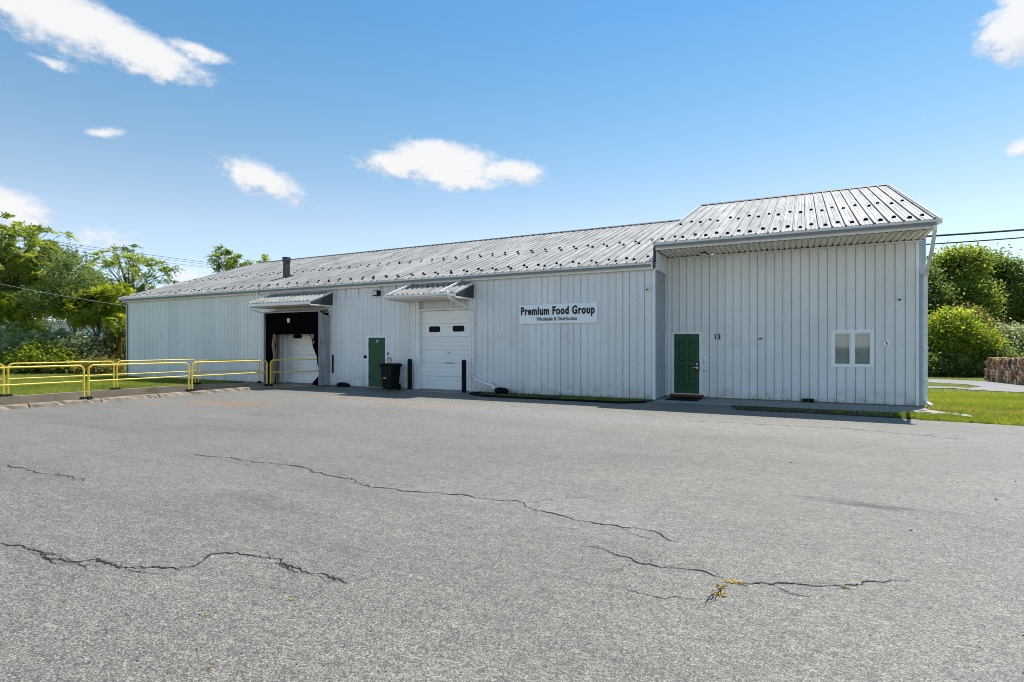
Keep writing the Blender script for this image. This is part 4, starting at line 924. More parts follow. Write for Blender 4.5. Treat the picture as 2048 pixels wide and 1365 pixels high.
def scatter(n, x0, x1, y0, y1, cond=None, slope=False, z=0.0):
    p = np.stack([rg.uniform(x0, x1, n), rg.uniform(y0, y1, n), np.full(n, z)], 1)
    if cond is not None: p = p[cond(p[:, 0], p[:, 1])]
    if slope: p[:, 2] += -.018*(np.clip(p[:, 1], 17.5, 60)-17.5)
    return p
A1 = scatter(60000, -44, -22.7, 5, 26, lambda x, y: (y < 16.8) | (x < -32.0)); A2 = scatter(26000, -32, -22.7, 9, 16.8)
blades('lawn_grass', np.concatenate([A1, A2]), .06, .012, M_['grass'], 'mown green lawn grass beside the sunken ramp', 'grass', 1)
edge_ok = lambda x, y: (y > 15.27-.147*(x-2.06)+.02) & ~((x < 3.0) & (y > 18.3)) & ~((x < 2.9) & (y > 16.4))
Bp = scatter(90000, 2.2, 9, 14.4, 27, edge_ok, True); Bp2 = scatter(15000, 4, 14, 27, 47, None, True)
dv = [on_ground(u, v, True) for u, v in [(1840, 759), (1900, 760.5), (1975, 764), (2048, 771), (2200, 788), (2240, 806), (2048, 786), (1985, 783.5), (1930, 778.5), (1962, 774.5), (1935, 770), (1840, 765)]]
fp = [on_ground(u, v, True) for u, v in [(1838, 774), (1905, 775), (1968, 780.5), (1955, 782.5), (1905, 778), (1838, 777)]]
def inside(poly, x, y):
    c = np.zeros(len(x), bool); n = len(poly)
    for i in range(n):
        a, b_ = poly[i], poly[(i+1) % n]
        if a.y == b_.y: continue
        k = ((a.y > y) != (b_.y > y)) & (x < (b_.x-a.x)*(y-a.y)/(b_.y-a.y)+a.x); c ^= k
    return c
Bp = np.concatenate([Bp, Bp2]); Bp = Bp[~inside(dv, Bp[:, 0], Bp[:, 1]) & ~inside(fp, Bp[:, 0], Bp[:, 1])]
# brownish bare streaks: fewer blades there
keep = rg.uniform(0, 1, len(Bp)) > .9*np.exp(-((Bp[:, 1]-18.3-.5*np.sin(Bp[:, 0])-.12*(Bp[:, 0]-4))/.55)**2)
blades('lawn_grass', Bp[keep], .07, .010, M_['grass'], 'sunlit grass with dry streaks beside the office end', 'grass', 3, (.25, 1.1))
D1 = scatter(16000, 2.9, 9, 16.5, 21, None, True); D1 = D1[rg.uniform(0, 1, len(D1)) < np.exp(-((D1[:, 1]-18.3-.5*np.sin(D1[:, 0])-.12*(D1[:, 0]-4))/.5)**2)+.10]
blades('dry_grass', D1, .05, .012, M_['dry'], 'dry brown streak of grass across the right lawn', 'grass', 7, (.0, 1.0))
blades('bed_grass', np.concatenate([scatter(3000, -6.6, -4.15, 15.6, 16.3, lambda x, y: x < -4.15-(16.05-y)*.8), scatter(500, -9.6, -4.2, 15.65, 16.7), scatter(450, -8.7, -7.4, 15.65, 16.2)]), .075, .010, M_['grass'], 'patchy grass and weeds in the planting bed', 'grass', 4, (.0, .5))
blades('strip_weeds', np.concatenate([scatter(380, -1.6, 2.8, 15.42, 16.36), scatter(200, .6, 2.1, 15.45, 16.2), scatter(700, 2.0, 2.6, 15.4, 16.3), scatter(1800, 2.3, 3.6, 15.1, 16.3)]), .085, .011, M_['grass'], 'low weeds between the walk and the asphalt', 'weeds', 5, (.0, .5))
blades('wall_weeds', np.concatenate([scatter(260, -9.9, -4.0, 16.6, 16.8), scatter(160, -3.8, 2.8, 18.05, 18.2)]), .16, .008, M_['grass'], 'sparse tall weeds along the foot of the wall', 'weeds', 6, (.0, .5), .35)

# ------------------------------------------------------------------ things on and before the walls
def text_mesh(name, s, size, loc, m, parent, bold=0.0, sx=1.0, align='LEFT'):
    cu = bpy.data.curves.new(name, 'FONT'); cu.body = s; cu.size = size; cu.extrude = .003; cu.bevel_depth = bold; cu.bevel_resolution = 0; cu.align_x = align; cu.space_character = 1.0+bold*9
    ob = bpy.data.objects.new(name, cu); col.objects.link(ob)
    bpy.context.view_layer.update()
    me = bpy.data.meshes.new_from_object(ob.evaluated_get(bpy.context.evaluated_depsgraph_get()))
    bpy.data.objects.remove(ob); me.name = name; me.materials.clear(); me.materials.append(m)
    o = bpy.data.objects.new(name, me); col.objects.link(o)
    o.rotation_euler = (math.pi/2, 0, 0); o.location = loc; o.scale = (sx, 1, 1); 
    bpy.context.view_layer.update()
    return adopt(o, parent)
def fit_text(o, x0, x1, z0):                     # stretch to span x0..x1 with its baseline at z0
    xs = [v.co.x for v in o.data.vertices]; w = max(xs)-min(xs); s = (x1-x0)/w
    o.scale = (s, o.scale[1], 1); o.location.x = x0-min(xs)*s; o.location.z = z0
sg = empty('company_sign', (-7.1, Y1, 2.36), 'long white company sign with bold black lettering on the warehouse wall', 'sign')
MB().box(-8.47, -5.71, Y1-.055, Y1-.025, 2.375, 3.02, .006).build('sign_board', M_['signboard'], sg)
SY = Y1-.0585
o = text_mesh('lettering', 'Premium Food Group', .355, (-8.39, SY, 2.67), M_['ink'], sg, .016); fit_text(o, -8.40, -5.80, 2.685)
o = text_mesh('lettering', 'Wholesale & Distribution', .165, (-7.8, SY, 2.47), M_['greyink'], sg, .005); fit_text(o, -7.83, -6.40, 2.48)
hn = empty('house_number', (-2.3, Y2, 1.88), 'black number 13 on the office wall beside the entry door', 'number')
o = text_mesh('numeral', '1', .23, (-2.44, Y2-.026, 1.85), M_['ink'], hn, .003); o = text_mesh('numeral', '3', .23, (-2.335, Y2-.026, 1.85), M_['ink'], hn, .003)
o = text_mesh('door_number', '17', .13, (-14.76, Y1-.004, 1.78), M_['white'], sd, .002)
# flood light
fx = on_wall(755, 588, Y1); e = empty('flood_light', (fx.x, Y1, fx.z), 'black wall flood light with pale lens under the eave', 'light')
MB().box(fx.x-.10, fx.x+.20, Y1-.20, Y1-.045, fx.z-.09, fx.z+.11, .012).build('housing', M_['black'], e)
MB().box(fx.x-.08, fx.x+.13, Y1-.215, Y1-.2005, fx.z-.07, fx.z+.085, .004).build('lens', M_['lens'], e); MB().box(fx.x-.04, fx.x+.06, Y1-.045, Y1-.022, fx.z-.05, fx.z+.05).build('bracket', M_['dgrey'], e)
# soffit lamp
s_ = on_wall(1408, 505, 17.7); e = empty('soffit_lamp', (s_.x, 17.7, ZS2), 'small box lamp under the office soffit', 'light')
MB().box(s_.x-.10, s_.x+.10, 17.6, 17.8, ZS2-.045, ZS2-.012, .01).build('housing', M_['dgrey'], e); MB().box(s_.x-.085, s_.x+.085, 17.615, 17.785, ZS2-.075, ZS2-.0455, .015).build('diffuser', M_['white'], e)
def camera_(u, v, Y, label, s=1.0):
    p = on_wall(u, v, Y); e = empty('security_camera', (p.x, Y, p.z), label, 'camera')
    MB().lathe([(.055*s, 0), (.055*s, -.03*s), (.04*s, -.045*s)], (p.x, Y-.02, p.z+.03*s), 12, 'Y').build('mount', M_['white'], e)
    MB().tube([(p.x, Y-.06*s, p.z+.03*s), (p.x, Y-.10*s, p.z), (p.x+.01, Y-.19*s, p.z-.05*s)], [.035*s, .048*s, .045*s], 10).build('body', M_['white'], e)
    MB().lathe([(.03*s, 0), (.03*s, -.006)], (p.x+.01, Y-.197*s, p.z-.052*s), 10, 'Y').build('lens', M_['black'], e)
camera_(1796, 597, Y2, 'white security camera on the office wall above the window'); camera_(1296, 577, Y1, 'white security camera on the warehouse wall beside the tall office corner'); camera_(662, 620, Y1, 'white security camera beside the dock shelter top corner', .9)
def plate(u, v, Y, w, h, label, dots=True):
    p = on_wall(u, v, Y); e = empty('outlet_box', (p.x, Y, p.z), label, 'outlet')
    MB().box(p.x-w/2, p.x+w/2, Y-.05, Y-.019, p.z-h/2, p.z+h/2, .006).build('cover', M_['white'], e)
    MB().box(p.x-w*.1, p.x+w*.1, Y-.056, Y-.0501, p.z-h*.3, p.z+h*.08).build('slot', M_['dgrey'], e); MB().box(p.x-w*.3, p.x-w*.1, Y-.055, Y-.0501, p.z+h*.2, p.z+h*.4).build('screw_cap', M_['dgrey'], e)
plate(1773, 686, Y2, .15, .17, 'white outlet box right of the office window')
plate(1000, 674, Y1, .12, .16, 'white outlet box on the warehouse wall beside the company sign'); plate(683, 683, Y1, .13, .15, 'white outlet box between the dock shelter and steel door')
plate(416, 683, Y1, .10, .13, 'small white outlet box on the wall beside the lawn')
p = on_wall(1410.5, 720, Y2); e = empty('keypad', (p.x, Y2, p.z), 'white entry keypad beside the panelled green door', 'keypad')
MB().box(p.x-.05, p.x+.05, Y2-.06, Y2-.02, p.z-.08, p.z+.08, .008).build('case', M_['white'], e); MB().box(p.x-.03, p.x+.03, Y2-.066, Y2-.0601, p.z-.05, p.z+.05).build('button_pad', M_['gutter'], e)
p = on_wall(1410, 740, Y2); MB().lathe([(.055, 0), (.055, -.03), (.045, -.045), (.02, -.05)], (p.x, Y2-.02, p.z), 14, 'Y').build('doorbell', M_['gutter'], None, 'round grey doorbell below the entry keypad', 'doorbell')
p = on_wall(731.5, 714, Y1); MB().lathe([(.06, 0), (.06, -.04), (.035, -.06)], (p.x, Y1-.012, p.z), 12, 'Y').build('wall_bell', M_['black'], None, 'round black bell on the wall beside the steel door', 'bell')
p = on_wall(777, 708, Y1); MB().box(p.x-.022, p.x+.022, Y1-.05, Y1-.019, p.z-.05, p.z+.05, .006).build('push_button', M_['dgrey'], None, 'small dark push button above the round notice', 'button')
p = on_wall(667, 728, Y1); MB().box(p.x-.04, p.x+.04, Y1-.06, Y1-.02, p.z-.37, p.z+.37, .015).build('wall_bumper', M_['black'], None, 'narrow black rubber bumper fixed upright beside the dock shelter', 'bumper')
p = on_wall(1521, 678, Y2); MB().box(p.x-.05, p.x+.05, Y2-.05, Y2-.02, p.z-.018, p.z+.018, .005).build('hose_hook', M_['dgrey'], None, 'small dark hook on the office wall right of the number', 'hook')
# round red notice
p = on_wall(780, 720, Y1); e = empty('round_notice', (p.x, Y1, p.z), 'round pink and red notice on the wall above the dark bin', 'notice')
MB().lathe([(.125, 0), (.125, -.008)], (p.x, Y1-.022, p.z), 20, 'Y').build('disc', M_['white'], e)
MB().lathe([(.112, 0), (.112, -.003)], (p.x, Y1-.0305, p.z), 20, 'Y').build('face', M_['red'], e)
for k in range(4): MB().box(p.x-.085+.015*abs(k-1.5), p.x+.085-.015*abs(k-1.5), Y1-.037, Y1-.0337, p.z-.07+.04*k, p.z-.055+.04*k).build('print_line', M_['white'], e)
# bollards
for u, vt, vb, Y, lab in ((819.5, 720, 778, 16.62, 'black steel bollard standing between the bin and the roller door'), (928, 720, 784, 16.45, 'black steel bollard standing beside the white downspout')):
    p = on_wall(u, vb, Y); e = empty('bollard', (p.x, Y, 0), lab, 'bollard')
    MB().lathe([(.085, 0), (.085, 1.10), (.075, 1.14), (.04, 1.165), (.0, 1.17)], (p.x, Y, 0), 14).build('post', M_['black'], e)
    MB().lathe([(.10, 0), (.10, .03), (.088, .04)], (p.x, Y, 0), 14).build('collar', M_['dgrey'], e)
# wheeled bin
def wheelie():
    cx, cy = on_ground(788, 780).x, 16.28; e = empty('wheeled_bin', (cx, cy, 0), 'dark wheeled refuse bin with a closed lid beside the steel door', 'bin', None, 0.12)
    def ring(w, d, z): return [(cx-w, cy-d, z), (cx+w, cy-d, z), (cx+w, cy+d, z), (cx-w, cy+d, z)]
    def loft(rs):
        b = MB(); vs = [q for R_ in rs for q in R_]; fs = [(3, 2, 1, 0), tuple(len(vs)-4+i for i in range(4))]
        for i in range(len(rs)-1):
            for j in range(4): k = (j+1) % 4; fs.append((i*4+j, i*4+k, i*4+4+k, i*4+4+j))
        return b.add(vs, fs)
    body = loft([ring(.205, .21, .05), ring(.215, .22, .10), ring(.262, .27, .86), ring(.272, .28, .88)]).build('body', M_['bin'], e)
    md = body.modifiers.new('b', 'BEVEL'); md.width = .03; md.segments = 2
    rim = loft([ring(.295, .30, .865), ring(.30, .305, .92), ring(.27, .28, .925)]).build('rim', M_['bin'], e); md = rim.modifiers.new('b', 'BEVEL'); md.width = .012; md.segments = 2
    lid = loft([ring(.302, .31, .926), ring(.307, .315, .95), ring(.26, .27, .99), ring(.15, .18, 1.005)]).build('lid', M_['bin'], e); md = lid.modifiers.new('b', 'BEVEL'); md.width = .02; md.segments = 2
    for s in (-1, 1): MB().lathe([(.10, -.03), (.12, -.025), (.12, .025), (.10, .03)], (cx+s*.225, cy+.17, .12), 14, 'X').build('wheel', M_['black'], e)
    MB().tube([(cx-.22, cy+.30, .93), (cx-.22, cy+.36, .95), (cx+.22, cy+.36, .95), (cx+.22, cy+.30, .93)], .016, 6).build('handle', M_['bin'], e)
    MB().box(cx-.13, cx-.01, cy-.255, cy-.235, .44, .475).build('label_strip', M_['lens'], e)
wheelie()
# black corrugated drain pipes at the wall foot
def drain(pts, r_, label):
    n = 40; P_ = [Vector(p) for p in pts]; out = []; rs = []
    for i in range(n+1):
        t = i/n*(len(P_)-1); k = min(int(t), len(P_)-2); out.append(P_[k].lerp(P_[k+1], t-k)); rs.append(r_*(1.0 if i % 2 else .86))
    return MB().tube(out, rs, 10).build('drain_pipe', M_['black'], None, label, 'pipe')
q = on_wall(993, 779, 16.5); drain([(q.x-.05, 16.56, .11), (q.x+.12, 16.52, .15), (q.x+.3, 16.5, .14), (q.x+.42, 16.46, .1)], .10, 'black corrugated drain pipe catching the white downspout')
q = on_wall(686, 772, 16.72); drain([(q.x-.25, 16.70, .05), (q.x-.1, 16.68, .1), (q.x+.12, 16.68, .1), (q.x+.32, 16.70, .04)], .085, 'short black corrugated pipe lying at the wall by the dock shelter')

# ------------------------------------------------------------------ cables and poles
def pole(p, h, label):
    e = empty('utility_pole', (p.x, p.y, p.z), label, 'pole')
    MB().tube([(p.x, p.y, p.z-.3), (p.x, p.y, p.z+h)], [.16, .11], 10).build('shaft', M_['pole'], e)
    d = Vector((.3, 1, 0)).normalized(); c = Vector((p.x, p.y, p.z+h-.5)); MB().tube([c-d*1.1, c+d*1.1], .06, 4, False, .785).build('crossarm', M_['pole'], e)
    for s in (-1, 0, 1): MB().lathe([(.04, .05), (.05, .10), (.03, .18), (.0, .2)], tuple(c+d*s*1.0), 8).build('insulator', M_['dgrey'], e)
def wire(a, c, sag, r_, m, label, group):
    pts = [a.lerp(c, i/24)-Vector((0, 0, sag*4*(i/24)*(1-i/24))) for i in range(25)]
    return MB().tube(pts, r_, 5).build('overhead_cable', M_[m], None, label, 'cable', group)
pa, pb = place(-130, 52), place(700, 80)
pole(pa, 13.4, 'tall utility pole standing beyond the left trees'); pole(pb, 13.2, 'tall utility pole standing behind the warehouse')
for k, (va, vb) in enumerate(((448, 557), (454, 560), (465, 563))):
    wire(place(-130, 52, va)+Vector((0, .3*k, 0)), place(700, 80, vb), .35, .020 if k < 1 else .016, 'wire', 'thin power cable strung between the poles behind the trees', 'cables behind the trees')
wire(place(-120, 33, 541), Vector((XL-.1, 17.3, 3.75)), .15, .011, 'wirepale', 'pale service cable running to the left end of the warehouse', None)
e1 = place(2640, 19); pole(e1, 6.9, 'utility pole standing right of the lawn')
wire(Vector((XR+.16, 18.6, 4.62)), place(2640, 19, 398), .12, .030, 'wire', 'upper black service cable leading to the office end', None)
wire(Vector((XR+.16, 18.6, 4.40)), place(2640, 19, 412), .12, .020, 'wire', 'lower thin black service cable leading to the office end', None)
wire(place(1852, 58, 611), place(2300, 60, 560), .3, .03, 'wirepale', 'pale cable crossing the trees behind the bales', None)

# ------------------------------------------------------------------ cardboard bales
def bale_mat():
    m = bpy.data.materials.new('baled_cardboard'); m.use_nodes = True; nt = m.node_tree; L = nt.links; b = nt.nodes['Principled BSDF']; b.inputs['Roughness'].default_value = .85
    at = nt.nodes.new('ShaderNodeAttribute'); at.attribute_name = 'tone'
    cr = nt.nodes.new('ShaderNodeValToRGB'); e = cr.color_ramp; e.interpolation = 'CONSTANT'
    cols = [(0, (.34, .16, .06)), (.26, (.46, .27, .12)), (.46, (.55, .47, .37)), (.56, (.26, .10, .035)), (.72, (.38, .25, .15)), (.86, (.68, .62, .54)), (.94, (.10, .07, .05))]
    e.elements[0].position = 0; e.elements[0].color = (*cols[0][1], 1); e.elements[1].position = cols[1][0]; e.elements[1].color = (*cols[1][1], 1)
    for p, c in cols[2:]: x = e.elements.new(p); x.color = (*c, 1)
    L.new(at.outputs['Fac'], cr.inputs[0]); L.new(cr.outputs[0], b.inputs['Base Color'])
    return m
M_['bale'] = bale_mat()
def bale(c, ax, l, d, h, seed, label):
    r = random.Random(seed); e = empty('cardboard_bale', c, label, 'bale', 'stacked cardboard bales')
    ay = Vector((-ax.y, ax.x, 0)); V = MB(); tones = []
    def P(a, b_, z): return tuple(Vector(c)+ax*a+ay*b_+Vector((0, 0, z)))
    x = -l/2
    while x < l/2-.02:                            # upright crushed sheets side by side
        w = r.uniform(.12, .34); x1 = min(l/2, x+w); nz = 5
        pts = []
        for s in (-1, 1):
            for j in range(nz+1):
                t = j/nz; bul = .05*math.sin(math.pi*t)
                o = d/2*s+s*(bul+r.uniform(-.08, .06)); pts.append((P(x+r.uniform(0, .015), o, .01+h*t+(r.uniform(-.05, .04) if j == nz else 0)), P(x1-r.uniform(0, .015), o+r.uniform(-.04, .04), .01+h*t+(r.uniform(-.05, .04) if j == nz else 0))))
        vs = [q for p in pts for q in p]; n = nz+1; fs = []
        for s in (0, 1):
            for j in range(nz): a = (s*n+j)*2; fs.append((a, a+1, a+3, a+2))
        fs.append((nz*2, nz*2+1, (n+nz)*2+1, (n+nz)*2)); fs.append((0, 1, n*2+1, n*2))
        for k in (0, 1):
            for j in range(nz): fs.append((j*2+k, (j+1)*2+k, (n+j+1)*2+k, (n+j)*2+k))
        V.add(vs, fs); tn = r.random(); tones += [tn if r.random() < .8 else r.random() for _ in fs]; x = x1
    o = V.build('body', M_['bale'], e); at = o.data.attributes.new('tone', 'FLOAT', 'FACE'); at.data.foreach_set('value', np.array(tones, np.float32))
    for t in (.22, .5, .78):
        z = h*t; k = .06
        MB().tube([P(-l/2-.01, -d/2-k, z), P(l/2+.01, -d/2-k, z), P(l/2+.01, d/2+k, z), P(-l/2-.01, d/2+k, z), P(-l/2-.01, -d/2-k, z)], .008, 4, False, caps=False).build('baling_wire', M_['dgrey'], e)
g0, g1_ = on_ground(1972, 762.5, True), on_ground(2050, 771.5, True); ax = Vector((g1_.x-g0.x, g1_.y-g0.y, 0)).normalized(); step = 1.5
for i in range(5):
    base = Vector((g0.x, g0.y, 0))+ax*(step*(i+.5)); ay = Vector((-ax.y, ax.x, 0)); base += ay*.45
    if (ay.dot(Vector((0, 1, 0)))) < 0: base -= ay*.9
    zb = hz(base.x, base.y)+.02; 
    scale_h = .68
    bale((base.x, base.y, zb), ax, 1.46, 1.0, scale_h, 50+i, 'bottom bale of crushed cardboard in the row beside the driveway')
    bale((base.x+.03, base.y, zb+scale_h+.02), ax, 1.44, .98, scale_h*.94, 70+i, 'top bale of crushed cardboard stacked on another bale')

# ------------------------------------------------------------------ far shed seen through the trees
sp_ = place(100, 66); e = empty('storage_shed', (sp_.x, sp_.y, 0), 'long white metal shed half hidden behind the left trees', 'shed')
ua, ub = place(-80, 60), place(330, 74); dx = (ub-ua).normalized(); L_ = (ub-ua).length; dn = Vector((-dx.y, dx.x, 0))
def PS(a, b_, z): return tuple(ua+dx*a+dn*b_+Vector((0, 0, z)))
b = MB(); b.hexa([PS(0, 0, 0), PS(L_, 0, 0), PS(L_, 9, 0), PS(0, 9, 0)], [PS(0, 0, 4.3), PS(L_, 0, 4.3), PS(L_, 9, 4.3), PS(0, 9, 4.3)]); b.build('wall', M_['farwhite'], e)
b = MB(); b.hexa([PS(-.4, -.4, 4.31), PS(L_+.4, -.4, 4.31), PS(L_+.4, 9.4, 4.31), PS(-.4, 9.4, 4.31)], [PS(-.4, -.4, 4.6), PS(L_+.4, -.4, 4.6), PS(L_+.4, 4.5, 5.6), PS(-.4, 4.5, 5.6)]); b.build('roof', M_['farwhite'], e)
for i in range(4): 
    b = MB(); a = 2+i*L_/4; b.hexa([PS(a, -.05, .1), PS(a+2.4, -.05, .1), PS(a+2.4, -.01, .1), PS(a, -.01, .1)], [PS(a, -.05, 2.8), PS(a+2.4, -.05, 2.8), PS(a+2.4, -.01, 2.8), PS(a, -.01, 2.8)]); b.build('door', M_['gutter'], e)

# ------------------------------------------------------------------ trees and shrubs
def leaf_object(name, C, A, Bx, tone, m, parent):
    """C centres, A half long axis, Bx half short axis (n,3): one four cornered leaf each"""
    n = len(C); V = np.empty((n, 4, 3)); V[:, 0] = C-A; V[:, 1] = C+Bx-A*.1; V[:, 2] = C+A; V[:, 3] = C-Bx-A*.1
    me = bpy.data.meshes.new(name); me.vertices.add(4*n); me.vertices.foreach_set('co', V.ravel())
    me.loops.add(4*n); me.loops.foreach_set('vertex_index', np.arange(4*n, dtype=np.int32))
    me.polygons.add(n); me.polygons.foreach_set('loop_start', np.arange(0, 4*n, 4, dtype=np.int32)); me.update(calc_edges=True)
    t = me.attributes.new('tone', 'FLOAT', 'FACE'); t.data.foreach_set('value', np.clip(tone, 0, 1).astype(np.float32))
    me.materials.append(m); o = bpy.data.objects.new(name, me); col.objects.link(o); return adopt(o, parent)
def unit(v): return v/np.maximum(1e-9, np.linalg.norm(v, axis=-1, keepdims=True))
def crown_points(rg, blobs, n, shell=.55):
    vols = np.array([b_[3]*b_[4]*b_[5] for b_ in blobs]); cnt = np.maximum(1, (n*vols/vols.sum()).astype(int)); out = []
    for b_, k in zip(blobs, cnt):
        d = unit(rg.normal(size=(k, 3))); r_ = rg.uniform(shell**3, 1, k)**(1/3)*np.clip(rg.normal(.98, .16, k), .5, 1.38)
        out.append(np.array(b_[:3])+d*r_[:, None]*np.array(b_[3:6]))
    return np.concatenate(out)
def fronds(rg, T, cen, nf, nl, flen, ll, lw):
    """T tuft centres: radiating compound leaves"""
    k = len(T); out_dir = unit(T-cen); F0 = np.repeat(T, nf, 0)
    D = unit(np.repeat(out_dir, nf, 0)*.75+rg.normal(size=(k*nf, 3))*.75+np.array([0, 0, .25]))
    Ls = flen*rg.uniform(.6, 1.2, k*nf)
    side = unit(np.cross(D, np.array([0, 0, 1.0])+rg.normal(size=D.shape)*.35)); up = unit(np.cross(side, D))
    Cs, As, Bs = [], [], []
    for i in range(nl):
        t = .2+.8*(i//2)/max(1, (nl-1)//2); s = 1 if i % 2 else -1
        if i == nl-1: s = 0
        droop = -np.array([0, 0, 1.0])*(t**2*.45*Ls)[:, None]
        base = F0+D*(t*Ls)[:, None]+droop
        ax = unit(D*(.55 if s else 1)+side*s+rg.normal(size=D.shape)*.15-np.array([0, 0, .25]))
        l = ll*rg.uniform(.7, 1.2, len(base))[:, None]
        Cs.append(base+ax*l*.5); As.append(ax*l*.5); Bs.append(unit(np.cross(ax, up+rg.normal(size=D.shape)*.3))*lw*.5*rg.uniform(.8, 1.2, len(base))[:, None])
    tt = np.repeat(rg.uniform(.1, .9, k), nf)+rg.normal(0, .12, k*nf)
    return np.concatenate(Cs), np.concatenate(As), np.concatenate(Bs), np.tile(tt, nl)
def loose(rg, T, per, rad, ll, lw):
    k = len(T); C = np.repeat(T, per, 0)+rg.normal(size=(k*per, 3))*rad*np.array([1, 1, .75])
    A = unit(rg.normal(size=C.shape)*np.array([1, 1, .6])); nrm = unit(rg.normal(size=C.shape)+np.array([0, 0, .8]))
    Bv = unit(np.cross(A, nrm)); l = ll*rg.uniform(.6, 1.25, len(C))[:, None]
    tt = np.repeat(rg.uniform(.05, .95, k), per)+rg.normal(0, .15, k*per)
    return C, A*l*.5, Bv*l*.5*(lw/ll), tt
def tree(name, pxblobs, d, m, label, cat, n, style, seed, base_u, trunk_r=.16, size=1.0, thick=.9, group=None, limbs=26, top=None):
    """pxblobs: crown lumps as photo (u, v, ru, rv) at distance d"""
    rg = np.random.default_rng(seed); g = place(base_u, d); g.z = hz(g.x, g.y)
    e = empty(name, g, label, cat, group)
    bl = []
    for i, (u, v, ru, rv) in enumerate(pxblobs):
        c = place(u, d+rg.uniform(-.3, .3)*ru*d/F, v); rx = ru*d/F; bl.append((c.x, c.y, c.z, rx*.95, rx*thick, rv*d/F))
    T = crown_points(rg, bl, n); cen = np.mean([b_[:3] for b_ in bl], 0)
    T = T[T[:, 2] > g.z+.1]
    if style == 'frond': C, A, Bv, tn = fronds(rg, T, cen, 8, 11, .60*size, .24*size, .095*size)
    elif style == 'willow': 
        C, A, Bv, tn = loose(rg, T, 40, .26*size, .30*size, .07*size); A = unit(A+np.array([0, 0, .35])*.6)*np.linalg.norm(A, axis=1, keepdims=True)
    else: C, A, Bv, tn = loose(rg, T, 46, .26*size, .165*size, .105*size)
    cl = np.maximum(C[:, 2], g.z+.02); C[:, 2] = cl
    leaf_object('crown', C, A, Bv, tn, m, e)
    # trunk and limbs reach into the crown
    r = random.Random(seed); b = MB(); topz = max(b_[2] for b_ in bl); mid = Vector((cen[0], cen[1], 0))
    tp = [Vector((g.x, g.y, g.z-.2))]; nseg = 6; ht = (topz-g.z)*.72
    for i in range(1, nseg+1):
        t = i/nseg; tp.append(Vector((g.x+(mid.x-g.x)*t+r.uniform(-.12, .12), g.y+(mid.y-g.y)*t+r.uniform(-.12, .12), g.z+ht*t)))
    b.tube(tp, [trunk_r*(1-.75*i/nseg) for i in range(nseg+1)], 8); 
    tr_ = b.build('trunk', M_['bark'], e)
    lb = MB(); idx = rg.choice(len(T), min(limbs, len(T)), replace=False)
    for i in idx:
        q = Vector(T[i]); f = min(.95, max(.2, (q.z-g.z)/max(.1, ht)*.62)); k = f*nseg; j = min(int(k), nseg-1); s = tp[j].lerp(tp[j+1], k-j)
        m1 = s.lerp(q, .45)+Vector((r.uniform(-.2, .2), r.uniform(-.2, .2), .12*(q-s).length)); rr_ = trunk_r*.32
        lb.tube([s, m1, s.lerp(q, .8)+Vector((0, 0, .05)), q], [rr_, rr_*.7, rr_*.4, rr_*.15], 5, caps=False)
    lb.build('limbs', M_['bark'], e)
    return e
# left group
tree('leafy_tree', [(35, 500, 62, 60), (-30, 520, 70, 70), (95, 540, 55, 60), (30, 580, 85, 55), (70, 470, 30, 22)], 38, M_['leafA'], 'tall leafy tree with feathery compound leaves at the end of the lawn', 'tree', 460, 'frond', 1, 20, .2)
tree('leafy_tree', [(150, 560, 52, 50), (128, 515, 24, 26), (185, 590, 50, 36), (110, 600, 60, 30)], 36, M_['leafC'], 'darker small leaved tree between the feathery tree and open tree', 'tree', 260, 'loose', 2, 150, .13)
tree('leafy_tree', [(245, 520, 44, 26), (300, 540, 40, 24), (205, 545, 36, 26), (265, 575, 50, 24), (330, 550, 20, 20), (200, 590, 30, 18)], 44, M_['leafA'], 'open airy tree with bare limbs showing against the sky', 'tree', 92, 'frond', 3, 258, .15, limbs=60)
tree('leafy_tree', [(205, 605, 52, 34), (160, 620, 42, 26), (235, 590, 22, 26), (225, 640, 30, 18)], 35.5, M_['leafB'], 'yellow green low tree beside the warehouse end', 'tree', 240, 'frond', 4, 168, .12, .85)
tree('leafy_tree', [(60, 610, 70, 24), (-10, 615, 60, 30)], 36.5, M_['leafB'], 'yellow green undergrowth tree below the feathery tree', 'tree', 180, 'frond', 5, 40, .1, .85)
tree('leafy_tree', [(450, 522, 24, 22), (480, 530, 22, 14), (520, 527, 14, 10), (440, 505, 12, 10)], 56, M_['leafA'], 'feathery tree top rising behind the warehouse roof', 'tree', 40, 'frond', 6, 470, .16, 1.15, limbs=40)
# shrubs at the end of the left lawn
tree('willowy_shrub', [(30, 690, 38, 36), (0, 710, 40, 36), (75, 685, 34, 26)], 34, M_['leafD'], 'blue green willowy shrub at the lawn edge, left of the olive shrub', 'shrub', 190, 'frond', 7, 35, .05, .72)
tree('willowy_shrub', [(125, 690, 36, 24), (150, 700, 24, 24)], 35, M_['leafD'], 'smaller blue green willowy shrub behind the olive shrub', 'shrub', 120, 'frond', 8, 130, .05, .72)
tree('olive_shrub', [(95, 712, 42, 26), (55, 725, 36, 20), (130, 722, 36, 22)], 33.5, M_['leafB'], 'broad olive green shrub at the lawn edge', 'shrub', 300, 'loose', 9, 95, .05)
tree('yellow_shrub', [(60, 662, 22, 12), (88, 672, 14, 12)], 36, M_['leafB'], 'bright yellow green shrub top above the willowy shrubs', 'shrub', 72, 'loose', 10, 66, .05)
tree('dark_shrub', [(165, 705, 32, 32), (190, 720, 24, 22)], 34.5, M_['leafF'], 'grey green shrub between the olive shrub and brown shrub', 'shrub', 180, 'loose', 11, 170, .05)
tree('brown_shrub', [(228, 700, 30, 34), (250, 690, 20, 26)], 35.5, M_['leafE'], 'brownish drooping shrub next to the warehouse end', 'shrub', 180, 'willow', 12, 230, .05)
